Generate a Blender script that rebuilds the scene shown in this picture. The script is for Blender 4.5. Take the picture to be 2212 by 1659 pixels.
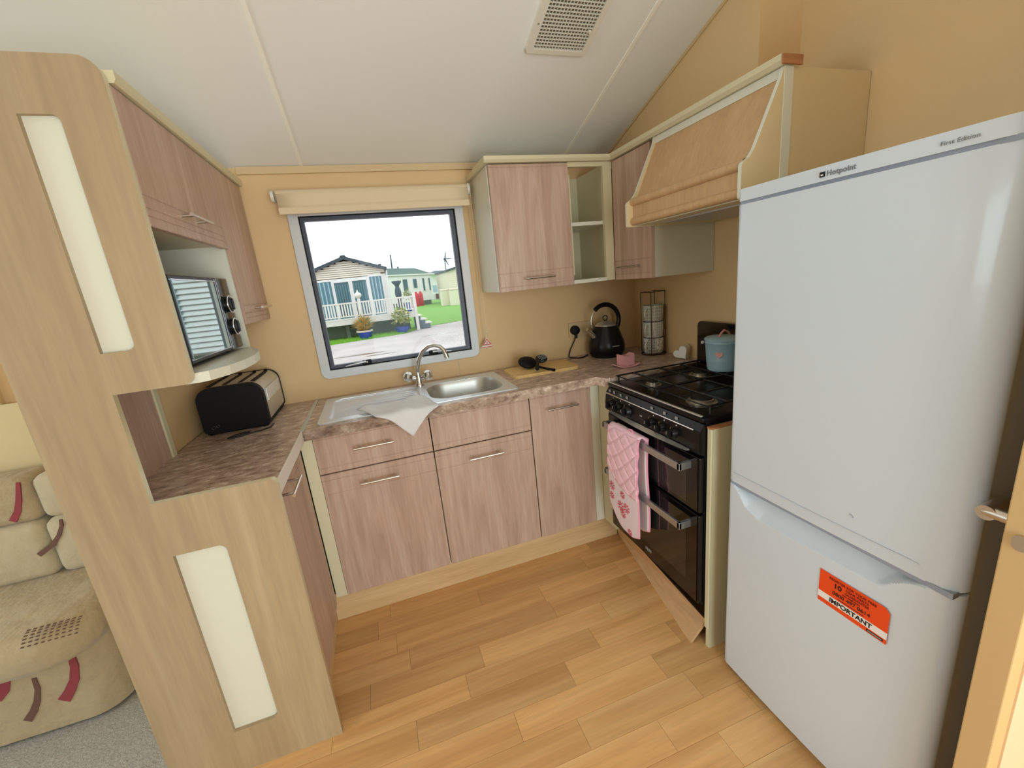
import bpy, bmesh, math, random
from mathutils import Vector, Matrix
random.seed(7)
for o in list(bpy.data.objects): bpy.data.objects.remove(o)
scene = bpy.context.scene
COL = scene.collection
R = math.radians

# ------------------------------------------------------------------ camera
cam_d = bpy.data.cameras.new('camera'); cam = bpy.data.objects.new('camera', cam_d); COL.objects.link(cam)
cam_d.sensor_width = 36.0; cam_d.sensor_fit = 'HORIZONTAL'; cam_d.lens = 36.0*899.01/2212.0
cam_d.clip_start = 0.02; cam_d.clip_end = 400
cam.matrix_world = (Matrix.Translation((-.1374, -2.1607, 1.3762)) @ Matrix.Rotation(R(-16.9261), 4, 'Z')
                    @ Matrix.Rotation(R(75.7405), 4, 'X') @ Matrix.Rotation(R(-5.903), 4, 'Z'))
scene.camera = cam

# ------------------------------------------------------------------ world: even overcast sky
world = bpy.data.worlds.new('overcast_sky'); scene.world = world; world.use_nodes = True
bg = world.node_tree.nodes['Background']
bg.inputs['Color'].default_value = (.93, .97, 1.0, 1); bg.inputs['Strength'].default_value = 1.7

# ------------------------------------------------------------------ daylight lamps at the caravan's unseen windows; the front one serves as fill
def window_light(name, loc, rot, sx, sz, watts, color=(.78, .915, 1.0)):
    d = bpy.data.lights.new(name, 'AREA'); d.shape = 'RECTANGLE'; d.size = sx; d.size_y = sz
    d.energy = watts; d.color = color
    o = bpy.data.objects.new(name, d); COL.objects.link(o); o.location = loc; o.rotation_euler = rot
    return o
window_light('daylight_bay', (-4.02, -1.85, 1.38), (R(90), 0, R(-90)), 2.5, 1.05, 52, (.72, .9, 1.0))
window_light('fill_front', (.45, -3.72, 1.06), (R(90), 0, R(0)), 1.4, 1.7, 53)  # added fill: unseen front window moved and enlarged to brighten the back wall
window_light('daylight_lounge', (-2.75, .03, 1.42), (R(90), 0, R(180)), 1.3, .6, 10)

vs = scene.view_settings
vs.view_transform = 'Standard'; vs.look = 'None'; vs.exposure = -0.06; vs.gamma = 1.0; vs.use_curve_mapping = False
scene.display_settings.display_device = 'sRGB'

# ------------------------------------------------------------------ helpers
def lin(c):
    if isinstance(c, str):
        c = c.lstrip('#'); c = tuple(int(c[i:i+2], 16) for i in (0, 2, 4))
    c = [v/255.0 for v in c]
    return tuple(v/12.92 if v <= .04045 else ((v+.055)/1.055)**2.4 for v in c) + (1.0,)
MATS = {}
def _new(name):
    m = bpy.data.materials.new(name); m.use_nodes = True
    b = m.node_tree.nodes['Principled BSDF']; MATS[name] = m
    return m, m.node_tree, b
def mat(name, col, rough=.5, metal=0, spec=.5, var=0, vscale=8, bump=0, bscale=200, coat=0, sheen=0, bdist=.002):
    m, nt, b = _new(name); n, l = nt.nodes, nt.links
    b.inputs['Base Color'].default_value = lin(col); b.inputs['Roughness'].default_value = rough
    b.inputs['Metallic'].default_value = metal; b.inputs['Specular IOR Level'].default_value = spec
    b.inputs['Coat Weight'].default_value = coat; b.inputs['Coat Roughness'].default_value = .06
    b.inputs['Sheen Weight'].default_value = sheen
    if var or bump: tc = n.new('ShaderNodeTexCoord')
    if var:
        t = n.new('ShaderNodeTexNoise'); t.inputs['Scale'].default_value = vscale; t.inputs['Detail'].default_value = 5
        l.new(tc.outputs['Object'], t.inputs['Vector'])
        mx = n.new('ShaderNodeMix'); mx.data_type = 'RGBA'
        c = lin(col); mx.inputs['A'].default_value = tuple(v*(1-var) for v in c[:3])+(1,); mx.inputs['B'].default_value = tuple(min(1, v*(1+var)) for v in c[:3])+(1,)
        l.new(t.outputs['Fac'], mx.inputs['Factor']); l.new(mx.outputs['Result'], b.inputs['Base Color'])
    if bump:
        t = n.new('ShaderNodeTexNoise'); t.inputs['Scale'].default_value = bscale; t.inputs['Detail'].default_value = 4
        l.new(tc.outputs['Object'], t.inputs['Vector'])
        bp = n.new('ShaderNodeBump'); bp.inputs['Strength'].default_value = bump; bp.inputs['Distance'].default_value = bdist
        l.new(t.outputs['Fac'], bp.inputs['Height']); l.new(bp.outputs['Normal'], b.inputs['Normal'])
    return m
def ramp(n, stops):
    r = n.new('ShaderNodeValToRGB'); e = r.color_ramp.elements
    while len(e) < len(stops): e.new(.5)
    for i, (p, c) in enumerate(stops): e[i].position = p; e[i].color = lin(c)
    return r
def wood(name, c1, c2, c3, grain='z', scale=1.0, rough=.45, rnd=0.0, spec=.4):
    m, nt, b = _new(name); n, l = nt.nodes, nt.links
    tc = n.new('ShaderNodeTexCoord'); mp = n.new('ShaderNodeMapping')
    s = {'x': (1.1, 16, 16), 'y': (16, 1.1, 16), 'z': (16, 16, 1.1)}[grain]
    mp.inputs['Scale'].default_value = tuple(v*scale for v in s)
    l.new(tc.outputs['Object'], mp.inputs['Vector'])
    if rnd:
        oi = n.new('ShaderNodeObjectInfo'); ml = n.new('ShaderNodeVectorMath'); ml.operation = 'SCALE'
        cb = n.new('ShaderNodeCombineXYZ'); l.new(oi.outputs['Random'], cb.inputs[0]); l.new(oi.outputs['Random'], cb.inputs[1]); l.new(oi.outputs['Random'], cb.inputs[2])
        l.new(cb.outputs[0], ml.inputs[0]); ml.inputs['Scale'].default_value = 57
        ad = n.new('ShaderNodeVectorMath'); l.new(mp.outputs[0], ad.inputs[0]); l.new(ml.outputs[0], ad.inputs[1]); vec = ad.outputs[0]
    else: vec = mp.outputs[0]
    t = n.new('ShaderNodeTexNoise'); t.inputs['Scale'].default_value = 1; t.inputs['Detail'].default_value = 7; t.inputs['Roughness'].default_value = .62; t.inputs['Distortion'].default_value = 1.1
    l.new(vec, t.inputs['Vector'])
    r = ramp(n, [(.3, c1), (.5, c2), (.72, c3)]); l.new(t.outputs['Fac'], r.inputs['Fac'])
    t2 = n.new('ShaderNodeTexNoise'); t2.inputs['Scale'].default_value = 9; t2.inputs['Detail'].default_value = 3
    l.new(vec, t2.inputs['Vector'])
    mr = n.new('ShaderNodeMapRange'); mr.inputs['From Min'].default_value = .3; mr.inputs['From Max'].default_value = .7; mr.inputs['To Min'].default_value = .93; mr.inputs['To Max'].default_value = 1.07
    l.new(t2.outputs['Fac'], mr.inputs['Value'])
    mu = n.new('ShaderNodeVectorMath'); mu.operation = 'SCALE'; l.new(r.outputs['Color'], mu.inputs[0])
    if rnd:
        m2 = n.new('ShaderNodeMapRange'); m2.inputs['To Min'].default_value = 1-rnd; m2.inputs['To Max'].default_value = 1+rnd; l.new(oi.outputs['Random'], m2.inputs['Value'])
        mm = n.new('ShaderNodeMath'); mm.operation = 'MULTIPLY'; l.new(mr.outputs[0], mm.inputs[0]); l.new(m2.outputs[0], mm.inputs[1]); l.new(mm.outputs[0], mu.inputs['Scale'])
    else: l.new(mr.outputs[0], mu.inputs['Scale'])
    l.new(mu.outputs[0], b.inputs['Base Color'])
    b.inputs['Roughness'].default_value = rough; b.inputs['Specular IOR Level'].default_value = spec
    return m
def speckle(name, cols, scale=(30, 30, 30), rough=.35):
    m, nt, b = _new(name); n, l = nt.nodes, nt.links
    tc = n.new('ShaderNodeTexCoord'); mp = n.new('ShaderNodeMapping'); mp.inputs['Scale'].default_value = scale
    l.new(tc.outputs['Object'], mp.inputs['Vector'])
    t = n.new('ShaderNodeTexNoise'); t.inputs['Scale'].default_value = 1; t.inputs['Detail'].default_value = 8; t.inputs['Roughness'].default_value = .72
    l.new(mp.outputs[0], t.inputs['Vector'])
    r = ramp(n, cols); l.new(t.outputs['Fac'], r.inputs['Fac']); l.new(r.outputs['Color'], b.inputs['Base Color'])
    b.inputs['Roughness'].default_value = rough
    return m
def glass_thin(name, tint=(1, 1, 1), refl=.06):
    m = bpy.data.materials.new(name); m.use_nodes = True; nt = m.node_tree; n, l = nt.nodes, nt.links; MATS[name] = m
    n.remove(n['Principled BSDF']); out = n['Material Output']
    tr = n.new('ShaderNodeBsdfTransparent'); tr.inputs[0].default_value = tint+(1,)
    gl = n.new('ShaderNodeBsdfGlossy'); gl.inputs['Roughness'].default_value = .02
    mx = n.new('ShaderNodeMixShader'); mx.inputs[0].default_value = refl
    l.new(tr.outputs[0], mx.inputs[1]); l.new(gl.outputs[0], mx.inputs[2]); l.new(mx.outputs[0], out.inputs[0])
    return m

ROOT = {}
def _reg(o, loc): ROOT[o.name] = Vector(loc)
def tag(o, label=None, cat=None, group=None, kind=None):
    if label: o['label'] = label
    if cat: o['category'] = cat
    if group: o['group'] = group
    if kind: o['kind'] = kind
    return o
def thing(name, label, cat, loc=(0, 0, 0), group=None):
    o = bpy.data.objects.new(name, None); COL.objects.link(o); o.location = loc; o.empty_display_size = .1
    _reg(o, loc); return tag(o, label, cat, group)
def part(name, bm, material, parent=None, smooth=None, label=None, solid=0, sub=0, kind=None):
    """bm is drawn in world coordinates; the object hangs under parent (thing or part)"""
    off = ROOT[parent.name] if parent else Vector((0, 0, 0))
    bmesh.ops.recalc_face_normals(bm, faces=bm.faces)
    bmesh.ops.translate(bm, verts=bm.verts, vec=-off)
    me = bpy.data.meshes.new(name); bm.to_mesh(me); bm.free()
    mats = material if isinstance(material, (list, tuple)) else [material]
    for mm in mats: me.materials.append(MATS[mm] if isinstance(mm, str) else mm)
    return _link(name, me, parent, smooth, label, solid, sub, kind, off)
def _link(name, me, parent, smooth, label, solid, sub, kind, off):
    o = bpy.data.objects.new(name, me); COL.objects.link(o)
    if parent: o.parent = parent
    _reg(o, off)
    if smooth is not None:
        me.polygons.foreach_set('use_smooth', [True]*len(me.polygons))
        me.set_sharp_from_angle(angle=R(smooth))
    if solid:
        md = o.modifiers.new('thick', 'SOLIDIFY'); md.thickness = solid; md.offset = 0
    if sub:
        md = o.modifiers.new('sub', 'SUBSURF'); md.levels = sub; md.render_levels = sub
    if label: o['label'] = label
    if kind: o['kind'] = kind
    return o
def solo(name, bm, material, label, cat, group=None, **k):
    return tag(part(name, bm, material, None, **k), label, cat, group)
def struct(name, bm, material, parent=None, **k):
    o = part(name, bm, material, parent, **k)
    if not parent: o['kind'] = 'structure'
    return o
NB = bmesh.new
def box(bm, x0, x1, y0, y1, z0, z1, bev=0, seg=2, mi=0):
    vs_ = [bm.verts.new((x, y, z)) for x in (min(x0, x1), max(x0, x1)) for y in (min(y0, y1), max(y0, y1)) for z in (min(z0, z1), max(z0, z1))]
    fs = [bm.faces.new([vs_[i] for i in f]) for f in ((0, 1, 3, 2), (4, 6, 7, 5), (0, 4, 5, 1), (2, 3, 7, 6), (0, 2, 6, 4), (1, 5, 7, 3))]
    for f in fs: f.material_index = mi
    if bev:
        es = list({e for f in fs for e in f.edges})
        bmesh.ops.bevel(bm, geom=es, offset=bev, segments=seg, affect='EDGES', profile=.5)
    return bm
def B(*a, **k): return box(NB(), *a, **k)
def prism(bm, poly, axis, a0, a1, mi_side=0, mi_cap=0):
    """poly: 2D points; axis 'x': (y,z), 'y': (x,z), 'z': (x,y)"""
    def P(p, a): return {'x': (a, p[0], p[1]), 'y': (p[0], a, p[1]), 'z': (p[0], p[1], a)}[axis]
    v0 = [bm.verts.new(P(p, a0)) for p in poly]; v1 = [bm.verts.new(P(p, a1)) for p in poly]
    for vv in (v0, v1): bm.faces.new(vv).material_index = mi_cap
    for i in range(len(poly)):
        j = (i+1) % len(poly); bm.faces.new((v0[i], v0[j], v1[j], v1[i])).material_index = mi_side
    return bm
def PR(*a, **k): return prism(NB(), *a, **k)
def rrect(x0, x1, y0, y1, r, n=5):
    """rounded rectangle, r = single or (bl, br, tr, tl)"""
    rs = r if isinstance(r, (tuple, list)) else (r,)*4
    pts = []
    for (cx, cy, sx, sy, a0), q in zip(((x0, y0, 1, 1, 180), (x1, y0, -1, 1, 270), (x1, y1, -1, -1, 0), (x0, y1, 1, -1, 90)), rs):
        if q <= 0: pts.append((cx, cy)); continue
        for k in range(n+1):
            a = R(a0+90*k/n); pts.append((cx+sx*q+q*math.cos(a), cy+sy*q+q*math.sin(a)))
    return pts
def tube(bm, pts, r, seg=10, closed=False, caps=True, mi=0):
    pts = [Vector(p) for p in pts]; rs = r if isinstance(r, (list, tuple)) else [r]*len(pts)
    n = len(pts); rings = []; prev = None
    for i, p in enumerate(pts):
        if closed: t = pts[(i+1) % n]-pts[i-1]
        else: t = pts[min(i+1, n-1)]-pts[max(i-1, 0)]
        t.normalize()
        if prev is None:
            u = t.cross(Vector((0, 0, 1)))
            if u.length < .2: u = t.cross(Vector((1, 0, 0)))
        else: u = prev-t*prev.dot(t)
        u.normalize(); prev = u; w = t.cross(u)
        rings.append([bm.verts.new(p+(u*math.cos(2*math.pi*k/seg)+w*math.sin(2*math.pi*k/seg))*rs[i]) for k in range(seg)])
    m = n if closed else n-1
    for i in range(m):
        a, b_ = rings[i], rings[(i+1) % n]
        for k in range(seg):
            f = bm.faces.new((a[k], a[(k+1) % seg], b_[(k+1) % seg], b_[k])); f.material_index = mi
    if caps and not closed:
        bm.faces.new(rings[0]); bm.faces.new(rings[-1])
    return bm
def T(*a, **k): return tube(NB(), *a, **k)
def lathe(bm, prof, c=(0, 0, 0), seg=28, axis='z', mi=0):
    rings = []
    for r, h in prof:
        ring = []
        if r < 1e-6: ring = None
        pts = []
        for k in range(seg):
            a = 2*math.pi*k/seg; u, v = r*math.cos(a), r*math.sin(a)
            pts.append({'z': (c[0]+u, c[1]+v, c[2]+h), 'x': (c[0]+h, c[1]+u, c[2]+v), 'y': (c[0]+u, c[1]+h, c[2]+v)}[axis])
            if r < 1e-6: break
        rings.append([bm.verts.new(p) for p in pts])
    for a, b_ in zip(rings[:-1], rings[1:]):
        if len(a) == 1 and len(b_) == 1: continue
        for k in range(seg):
            k2 = (k+1) % seg
            if len(a) == 1: f = bm.faces.new((a[0], b_[k2], b_[k]))
            elif len(b_) == 1: f = bm.faces.new((a[k], a[k2], b_[0]))
            else: f = bm.faces.new((a[k], a[k2], b_[k2], b_[k]))
            f.material_index = mi
    return bm
def L(*a, **k): return lathe(NB(), *a, **k)
def arc(c, r, a0, a1, n, plane='xz', off=0):
    out = []
    for k in range(n+1):
        a = R(a0+(a1-a0)*k/n); u, v = r*math.cos(a), r*math.sin(a)
        out.append({'xz': (c[0]+u, c[1], c[2]+v), 'yz': (c[0], c[1]+u, c[2]+v), 'xy': (c[0]+u, c[1]+v, c[2])}[plane])
    return out
def holed(name, outlines, thick, origin, xd, yd, material, parent, bevel=0):
    """flat plate with holes: outlines[0] outer, the rest holes; xd, yd world directions, plate grows along xd x yd"""
    cu = bpy.data.curves.new(name, 'CURVE'); cu.dimensions = '2D'; cu.fill_mode = 'BOTH'; cu.extrude = thick/2; cu.bevel_depth = bevel
    for ol in outlines:
        s = cu.splines.new('POLY'); s.points.add(len(ol)-1); s.use_cyclic_u = True
        for p, q in zip(s.points, ol): p.co = (q[0], q[1], 0, 1)
    tmp = bpy.data.objects.new('tmp', cu); COL.objects.link(tmp)
    me = bpy.data.meshes.new_from_object(tmp); bpy.data.objects.remove(tmp)
    xd, yd = Vector(xd), Vector(yd); nd = xd.cross(yd)
    off = ROOT[parent.name] if parent else Vector((0, 0, 0)); og = Vector(origin)-off+nd*thick/2
    M4 = Matrix(((xd.x, yd.x, nd.x, og.x), (xd.y, yd.y, nd.y, og.y), (xd.z, yd.z, nd.z, og.z), (0, 0, 0, 1)))
    me.transform(M4); me.materials.clear()
    for mm in (material if isinstance(material, (list, tuple)) else [material]): me.materials.append(MATS[mm])
    if len(me.materials) > 1:
        for p in me.polygons: p.material_index = 0 if abs(p.normal.dot(nd)) > .9 else 1
    else:
        for p in me.polygons: p.material_index = 0
    return _link(name, me, parent, None, None, 0, 0, None, off)
def lettering(name, body, size, material, parent, origin, xd, yd, align='LEFT', shear=0, space=1.0, bold=0):
    cu = bpy.data.curves.new(name, 'FONT'); cu.body = body; cu.size = size; cu.align_x = align; cu.extrude = .0003; cu.shear = shear
    cu.space_character = space; cu.offset = bold
    tmp = bpy.data.objects.new('tmp', cu); COL.objects.link(tmp)
    me = bpy.data.meshes.new_from_object(tmp); bpy.data.objects.remove(tmp)
    xd, yd = Vector(xd), Vector(yd); nd = xd.cross(yd)
    off = ROOT[parent.name]; og = Vector(origin)-off
    me.transform(Matrix(((xd.x, yd.x, nd.x, og.x), (xd.y, yd.y, nd.y, og.y), (xd.z, yd.z, nd.z, og.z), (0, 0, 0, 1))))
    me.materials.clear(); me.materials.append(MATS[material])
    return _link(name, me, parent, None, None, 0, 0, None, off)
def grid(bm, nu, nv, f, mi=0, closed_u=False):
    v = [[bm.verts.new(f(i/(nu-1) if not closed_u else i/nu, j/(nv-1))) for j in range(nv)] for i in range(nu)]
    for i in range(nu if closed_u else nu-1):
        for j in range(nv-1):
            bm.faces.new((v[i][j], v[(i+1) % nu][j], v[(i+1) % nu][j+1], v[i][j+1])).material_index = mi
    return bm
def lerp(a, b, t): return a+(b-a)*t
def sst(a, b, x):
    t = max(0, min(1, (x-a)/(b-a))); return t*t*(3-2*t)
def interp(tab, x):
    if x <= tab[0][0]: return tab[0][1]
    for (a, p), (b, q) in zip(tab[:-1], tab[1:]):
        if x <= b: return lerp(p, q, (x-a)/(b-a))
    return tab[-1][1]

# ------------------------------------------------------------------ materials
mat('wall_tan', (218, 184, 134), .6, var=.05, vscale=3, bump=.15, bscale=60)
mat('ceiling_white', (236, 232, 223), .7, bump=.1, bscale=150)
mat('seam', (246, 240, 226), .6)
mat('cream', (212, 202, 166), .4)
mat('cream_white', (218, 215, 196), .4)
mat('white_frame', (205, 205, 204), .4)
mat('black_frame', (62, 64, 76), .4)
mat('trim_beige', (206, 178, 132), .5)
wood('pink_wood', (171, 139, 119), (186, 155, 135), (202, 175, 156), 'z', 1.0, .42)
wood('oak_panel', (160, 137, 104), (169, 146, 113), (178, 157, 124), 'z', .55, .45)
wood('oak_plinth', (192, 156, 108), (208, 174, 126), (220, 190, 146), 'x', .7, .5)
wood('plank_wood', (198, 158, 112), (212, 172, 126), (222, 186, 142), 'y', .6, .45)
wood('hood_wood', (192, 154, 110), (198, 160, 116), (204, 168, 124), 'z', .5, .4)
wood('laminate', (196, 144, 88), (212, 162, 104), (224, 180, 122), 'x', .55, .38, rnd=.13, spec=.5)
wood('board_wood', (214, 172, 104), (228, 190, 124), (238, 206, 146), 'x', 1.2, .5)
wood('end_grain', (150, 96, 60), (172, 112, 72), (186, 128, 86), 'x', 1.0, .5)
speckle('worktop', [(.32, (118, 97, 83)), (.43, (168, 141, 123)), (.55, (196, 171, 151)), (.67, (234, 216, 198))], (24, 44, 44), .32)
mat('steel', (222, 226, 230), .34, .55)
mat('steel_brushed', (204, 203, 196), .38, .8)
mat('chrome', (225, 227, 228), .08, 1.0)
mat('handle_metal', (208, 198, 186), .3, 1.0)
mat('alu', (186, 188, 188), .35, .9)
mat('strip_alu', (200, 208, 212), .35, .7)
mat('fridge_white', (209, 215, 221), .3, spec=.5, coat=.2)
mat('fridge_grey', (150, 156, 170), .45)
mat('fridge_side', (216, 214, 208), .4)
mat('ink_grey', (120, 122, 124), .5)
mat('ink_black', (22, 20, 20), .5)
mat('ink_maroon', (110, 22, 14), .5)
mat('sticker_orange', (238, 74, 20), .4)
mat('sticker_white', (236, 232, 226), .4)
mat('black_enamel', (14, 12, 12), .3, spec=.3)
mat('black_gloss', (10, 9, 10), .06, spec=.6)
mat('black_matt', (13, 12, 12), .6, spec=.25)
mat('black_iron', (22, 21, 20), .45)
mat('dark_window', (36, 33, 28), .05, spec=.8)
mat('burner_metal', (196, 188, 170), .28, .9)
mat('symbol_grey', (150, 148, 142), .5)
mat('pink_quilt', (246, 200, 212), .85, sheen=.3, var=.05, vscale=40)
mat('pink_edge', (238, 160, 180), .8)
mat('blossom', (216, 96, 110), .85)
mat('glove_white', (238, 222, 224), .9)
mat('pink_glaze', (220, 158, 158), .12, coat=.5)
mat('white_glaze', (236, 230, 220), .2, coat=.4)
mat('tin_blue', (150, 178, 186), .35)
mat('tin_pink', (222, 150, 140), .4)
mat('blind_fabric', (222, 200, 164), .8, var=.03, vscale=60)
mat('plastic_white', (228, 220, 206), .4)
mat('plastic_cream', (208, 180, 134), .4)
mat('tag_paper', (226, 214, 196), .5)
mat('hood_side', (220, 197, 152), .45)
mat('tag_red', (196, 84, 74), .5)
mat('vent_white', (226, 218, 200), .5)
mat('vent_dark', (122, 112, 92), .8)
mat('cloth_grey', (216, 214, 212), .9, sheen=.2, var=.06, vscale=25, bump=.3, bscale=300)
mat('mw_glass', (190, 208, 204), .03, .9)
mat('mw_dark', (30, 38, 42), .05, spec=.8)
mat('copper_wire', (78, 50, 38), .4, .6)
mat('cord_black', (26, 20, 20), .5)
mat('door_tan', (205, 168, 114), .5)
mat('door_face', (226, 192, 152), .5, var=.04, vscale=90)
mat('carpet', (172, 166, 156), .95, var=.38, vscale=110, bump=.8, bscale=160, bdist=.006)
mat('sofa_fabric', (172, 152, 118), .9, sheen=.2, var=.09, vscale=30, bump=.55, bscale=9, bdist=.05)
mat('sofa_light', (184, 168, 136), .9, sheen=.2, var=.08, vscale=30, bump=.4, bscale=12, bdist=.03)
mat('motif_red', (140, 58, 62), .9, var=.2, vscale=160)
mat('motif_brown', (104, 74, 62), .9, var=.2, vscale=160)
mat('wall_cream', (206, 184, 138), .7)
glass_thin('pane_glass', (.99, 1.0, .995), .005)
# outdoors
mat('gravel', (208, 200, 197), .9, var=.3, vscale=.9, bump=.5, bscale=30)
mat('puddle', (150, 140, 132), .12)
mat('grass', (124, 180, 66), .9, var=.4, vscale=1.1)
mat('grass_blade', (142, 204, 66), .9)
mat('grass_dry', (150, 150, 92), .9, var=.3, vscale=3)
mat('siding_cream', (246, 238, 220), .6)
mat('siding_shade', (168, 158, 145), .7)  # darker backing colour, paints the shadow lines between the siding boards
mat('siding_white', (252, 250, 250), .6)
mat('siding_yellow', (248, 240, 216), .6)
mat('upvc', (244, 244, 242), .4)
mat('deck_white', (240, 236, 228), .5)
mat('fascia_dark', (58, 72, 80), .5)
mat('roof_green', (88, 116, 104), .8, var=.15, vscale=3)
mat('roof_grey', (120, 134, 142), .7)
mat('curtain_blue', (96, 142, 158), .6)
mat('curtain_pale', (176, 204, 212), .7)
mat('window_dark', (70, 104, 112), .12)
mat('pot_blue', (48, 78, 168), .25)
mat('pot_cream', (226, 214, 184), .5)
mat('straw', (214, 172, 96), .8)
mat('leaf_green', (132, 148, 72), .7)
mat('leaf_yellow', (220, 206, 130), .7)
mat('leaf_teal', (88, 160, 140), .7)
mat('cylinder_red', (226, 44, 58), .4)
mat('statue_dark', (52, 76, 82), .6)
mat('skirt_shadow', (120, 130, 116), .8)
mat('timber_dark', (110, 66, 60), .7)

def mug_mat(name, sc, a, b_):
    m, nt, b = _new(name); n, l = nt.nodes, nt.links
    tc = n.new('ShaderNodeTexCoord'); v = n.new('ShaderNodeTexVoronoi'); v.feature = 'DISTANCE_TO_EDGE'; v.inputs['Scale'].default_value = sc; v.inputs['Randomness'].default_value = .25
    l.new(tc.outputs['Object'], v.inputs['Vector'])
    r = ramp(n, [(.06, a), (.12, b_)]); r.color_ramp.interpolation = 'LINEAR'
    l.new(v.outputs['Distance'], r.inputs['Fac']); l.new(r.outputs['Color'], b.inputs['Base Color']); b.inputs['Roughness'].default_value = .25
    return m
mug_mat('mug_lattice', 60, (224, 222, 210), (178, 180, 170))
mug_mat('mug_ornate', 75, (222, 222, 212), (192, 194, 184))
mug_mat('mug_star', 66, (226, 224, 214), (158, 158, 150))

# the outdoor things are pale but not as pale as the sky: scale their colours together
OUT = .84
for nm in ('gravel', 'puddle', 'grass', 'grass_blade', 'grass_dry', 'siding_cream', 'siding_shade', 'siding_white', 'siding_yellow', 'upvc', 'deck_white', 'fascia_dark', 'roof_green', 'roof_grey',
           'curtain_blue', 'curtain_pale', 'window_dark', 'pot_blue', 'pot_cream', 'straw', 'leaf_green', 'leaf_yellow', 'leaf_teal', 'cylinder_red', 'statue_dark', 'skirt_shadow', 'timber_dark'):
    for nd in MATS[nm].node_tree.nodes:
        for ip in nd.inputs:
            if (nd.type == 'BSDF_PRINCIPLED' and ip.name == 'Base Color') or (nd.type == 'MIX' and ip.name in ('A', 'B') and ip.type == 'RGBA'):
                c = ip.default_value; ip.default_value = (c[0]*OUT, c[1]*OUT, c[2]*OUT, 1)
# ================================================================== THE SETTING
XR, ZC, SL = 1.33, 1.934, .33
YF, XL = -3.7, -4.0
CEIL = lambda y: ZC+SL*min(-y, 1.85)-SL*max(0, -y-1.85)

# floor: laminate staves
fl = struct('floor', B(-.9, XR+.08, YF-.08, .08, -.1, -.006), 'laminate')
PW = .0985
known = {0: [-.297, .70], 1: [.09, .62], 2: [-.28, .355], 3: [-.235, .365, .755], 4: [.025, .56], 5: [-.05, .452],
         6: [-.237, .3, .74], 7: [-.45, .07, .6], 8: [-.2, .25, .66], 9: [-.05, .478, .79], 10: [-.35, .2, .62], 11: [-.1, .38]}
for r in range(-1, 20):
    ya, yb = -.425-PW*r, -.425-PW*(r+1)
    js = known.get(r) or [-.5+random.random()*.3+.46*k for k in range(3)]
    js = [j for j in js]
    while js[0] > -.45: js.insert(0, js[0]-.38-.12*random.random())
    while js[-1] < 1.0: js.append(js[-1]+.38+.12*random.random())
    xs = [-.9]+[j for j in js if -.85 < j < 1.3]+[XR]
    for a, b_ in zip(xs[:-1], xs[1:]):
        part('plank', B(a+.0004, b_-.0004, yb+.0004, ya-.0004, -.006, 0), 'laminate', fl)
struct('floor_lounge', B(XL, -.9, YF-.08, .08, -.1, -.004), 'carpet')

# ceiling with its seams
poly = [(.1, CEIL(0)-SL*.1), (-1.85, CEIL(-1.85)), (YF-.1, CEIL(YF)-SL*.1), (YF-.1, CEIL(YF)-SL*.1+.06), (-1.85, CEIL(-1.85)+.06), (.1, CEIL(0)-SL*.1+.06)]
ce = struct('ceiling', PR(poly, 'x', XL-.08, XR+.08), 'ceiling_white')
for x in (-1.57, -.33, .91):
    bm = NB()
    for (ya, yb) in ((0, -1.85), (-1.85, YF)):
        za, zb = CEIL(ya), CEIL(yb)
        prism(bm, [(ya, za), (yb, zb), (yb, zb-.003), (ya, za-.003)], 'x', x-.007, x+.007)
    part('ceiling_seam', bm, 'seam', ce)

# outer walls with window openings
def wall_y(name, y0, y1, x0, x1, z0, z1, holes, m):
    bm = NB(); xs = sorted(holes, key=lambda h: h[0]); cur = x0
    for (a, b_, c, d) in xs:
        box(bm, cur, a, y0, y1, z0, z1); box(bm, a, b_, y0, y1, z0, c); box(bm, a, b_, y0, y1, d, z1); cur = b_
    box(bm, cur, x1, y0, y1, z0, z1)
    return struct(name, bm, m)
wall_y('wall_back', 0, .08, XL, XR+.08, -.1, 1.97, [(-.393, .3215, 1.025, 1.736), (-3.4, -2.1, 1.12, 1.72)], 'wall_tan')
wall_y('wall_front', YF-.08, YF, XL, XR+.08, -.1, 1.97, [(-.25, 1.15, .2, 1.92)], 'wall_tan')
bm = NB()
pr = lambda y0, y1, z0: [(y0, z0), (y1, z0), (y1, CEIL(y1)+.03), (y0, CEIL(y0)+.03)]
box(bm, XL-.08, XL, YF-.08, .08, -.1, .85); prism(bm, pr(YF, -3.1, .85), 'x', XL-.08, XL); prism(bm, pr(-.6, 0, .85), 'x', XL-.08, XL)
prism(bm, [(-3.1, 1.9), (-.6, 1.9), (-.6, CEIL(-.6)+.03), (-1.85, CEIL(-1.85)+.03), (-3.1, CEIL(-3.1)+.03)], 'x', XL-.08, XL)
struct('wall_left', bm, 'wall_tan')
struct('wall_right', PR([(YF, -.1), (.08, -.1), (.08, CEIL(0)+.03), (-1.85, CEIL(-1.85)+.03), (YF, CEIL(YF)+.03)], 'x', XR, XR+.08), 'wall_tan')
# boxed-in flue above the right-hand cupboards
struct('wall_bulkhead', PR([(-.965, 1.872), (0, 1.872), (0, CEIL(0)-.001), (-.965, CEIL(-.965)-.001)], 'x', 1.155, XR), 'wall_tan')
struct('trim_1', B(-.585, 1.155, -.012, 0, 1.905, 1.934), 'trim_beige')
struct('trim_2', PR([(-.02, CEIL(-.02)-.012), (-.965, CEIL(-.965)-.012), (-.965, CEIL(-.965)), (-.02, CEIL(-.02))], 'x', 1.148, 1.155), 'trim_beige')
struct('trim_3', B(.235, .241, -.0015, 0, .9, .995), 'trim_beige')

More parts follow.
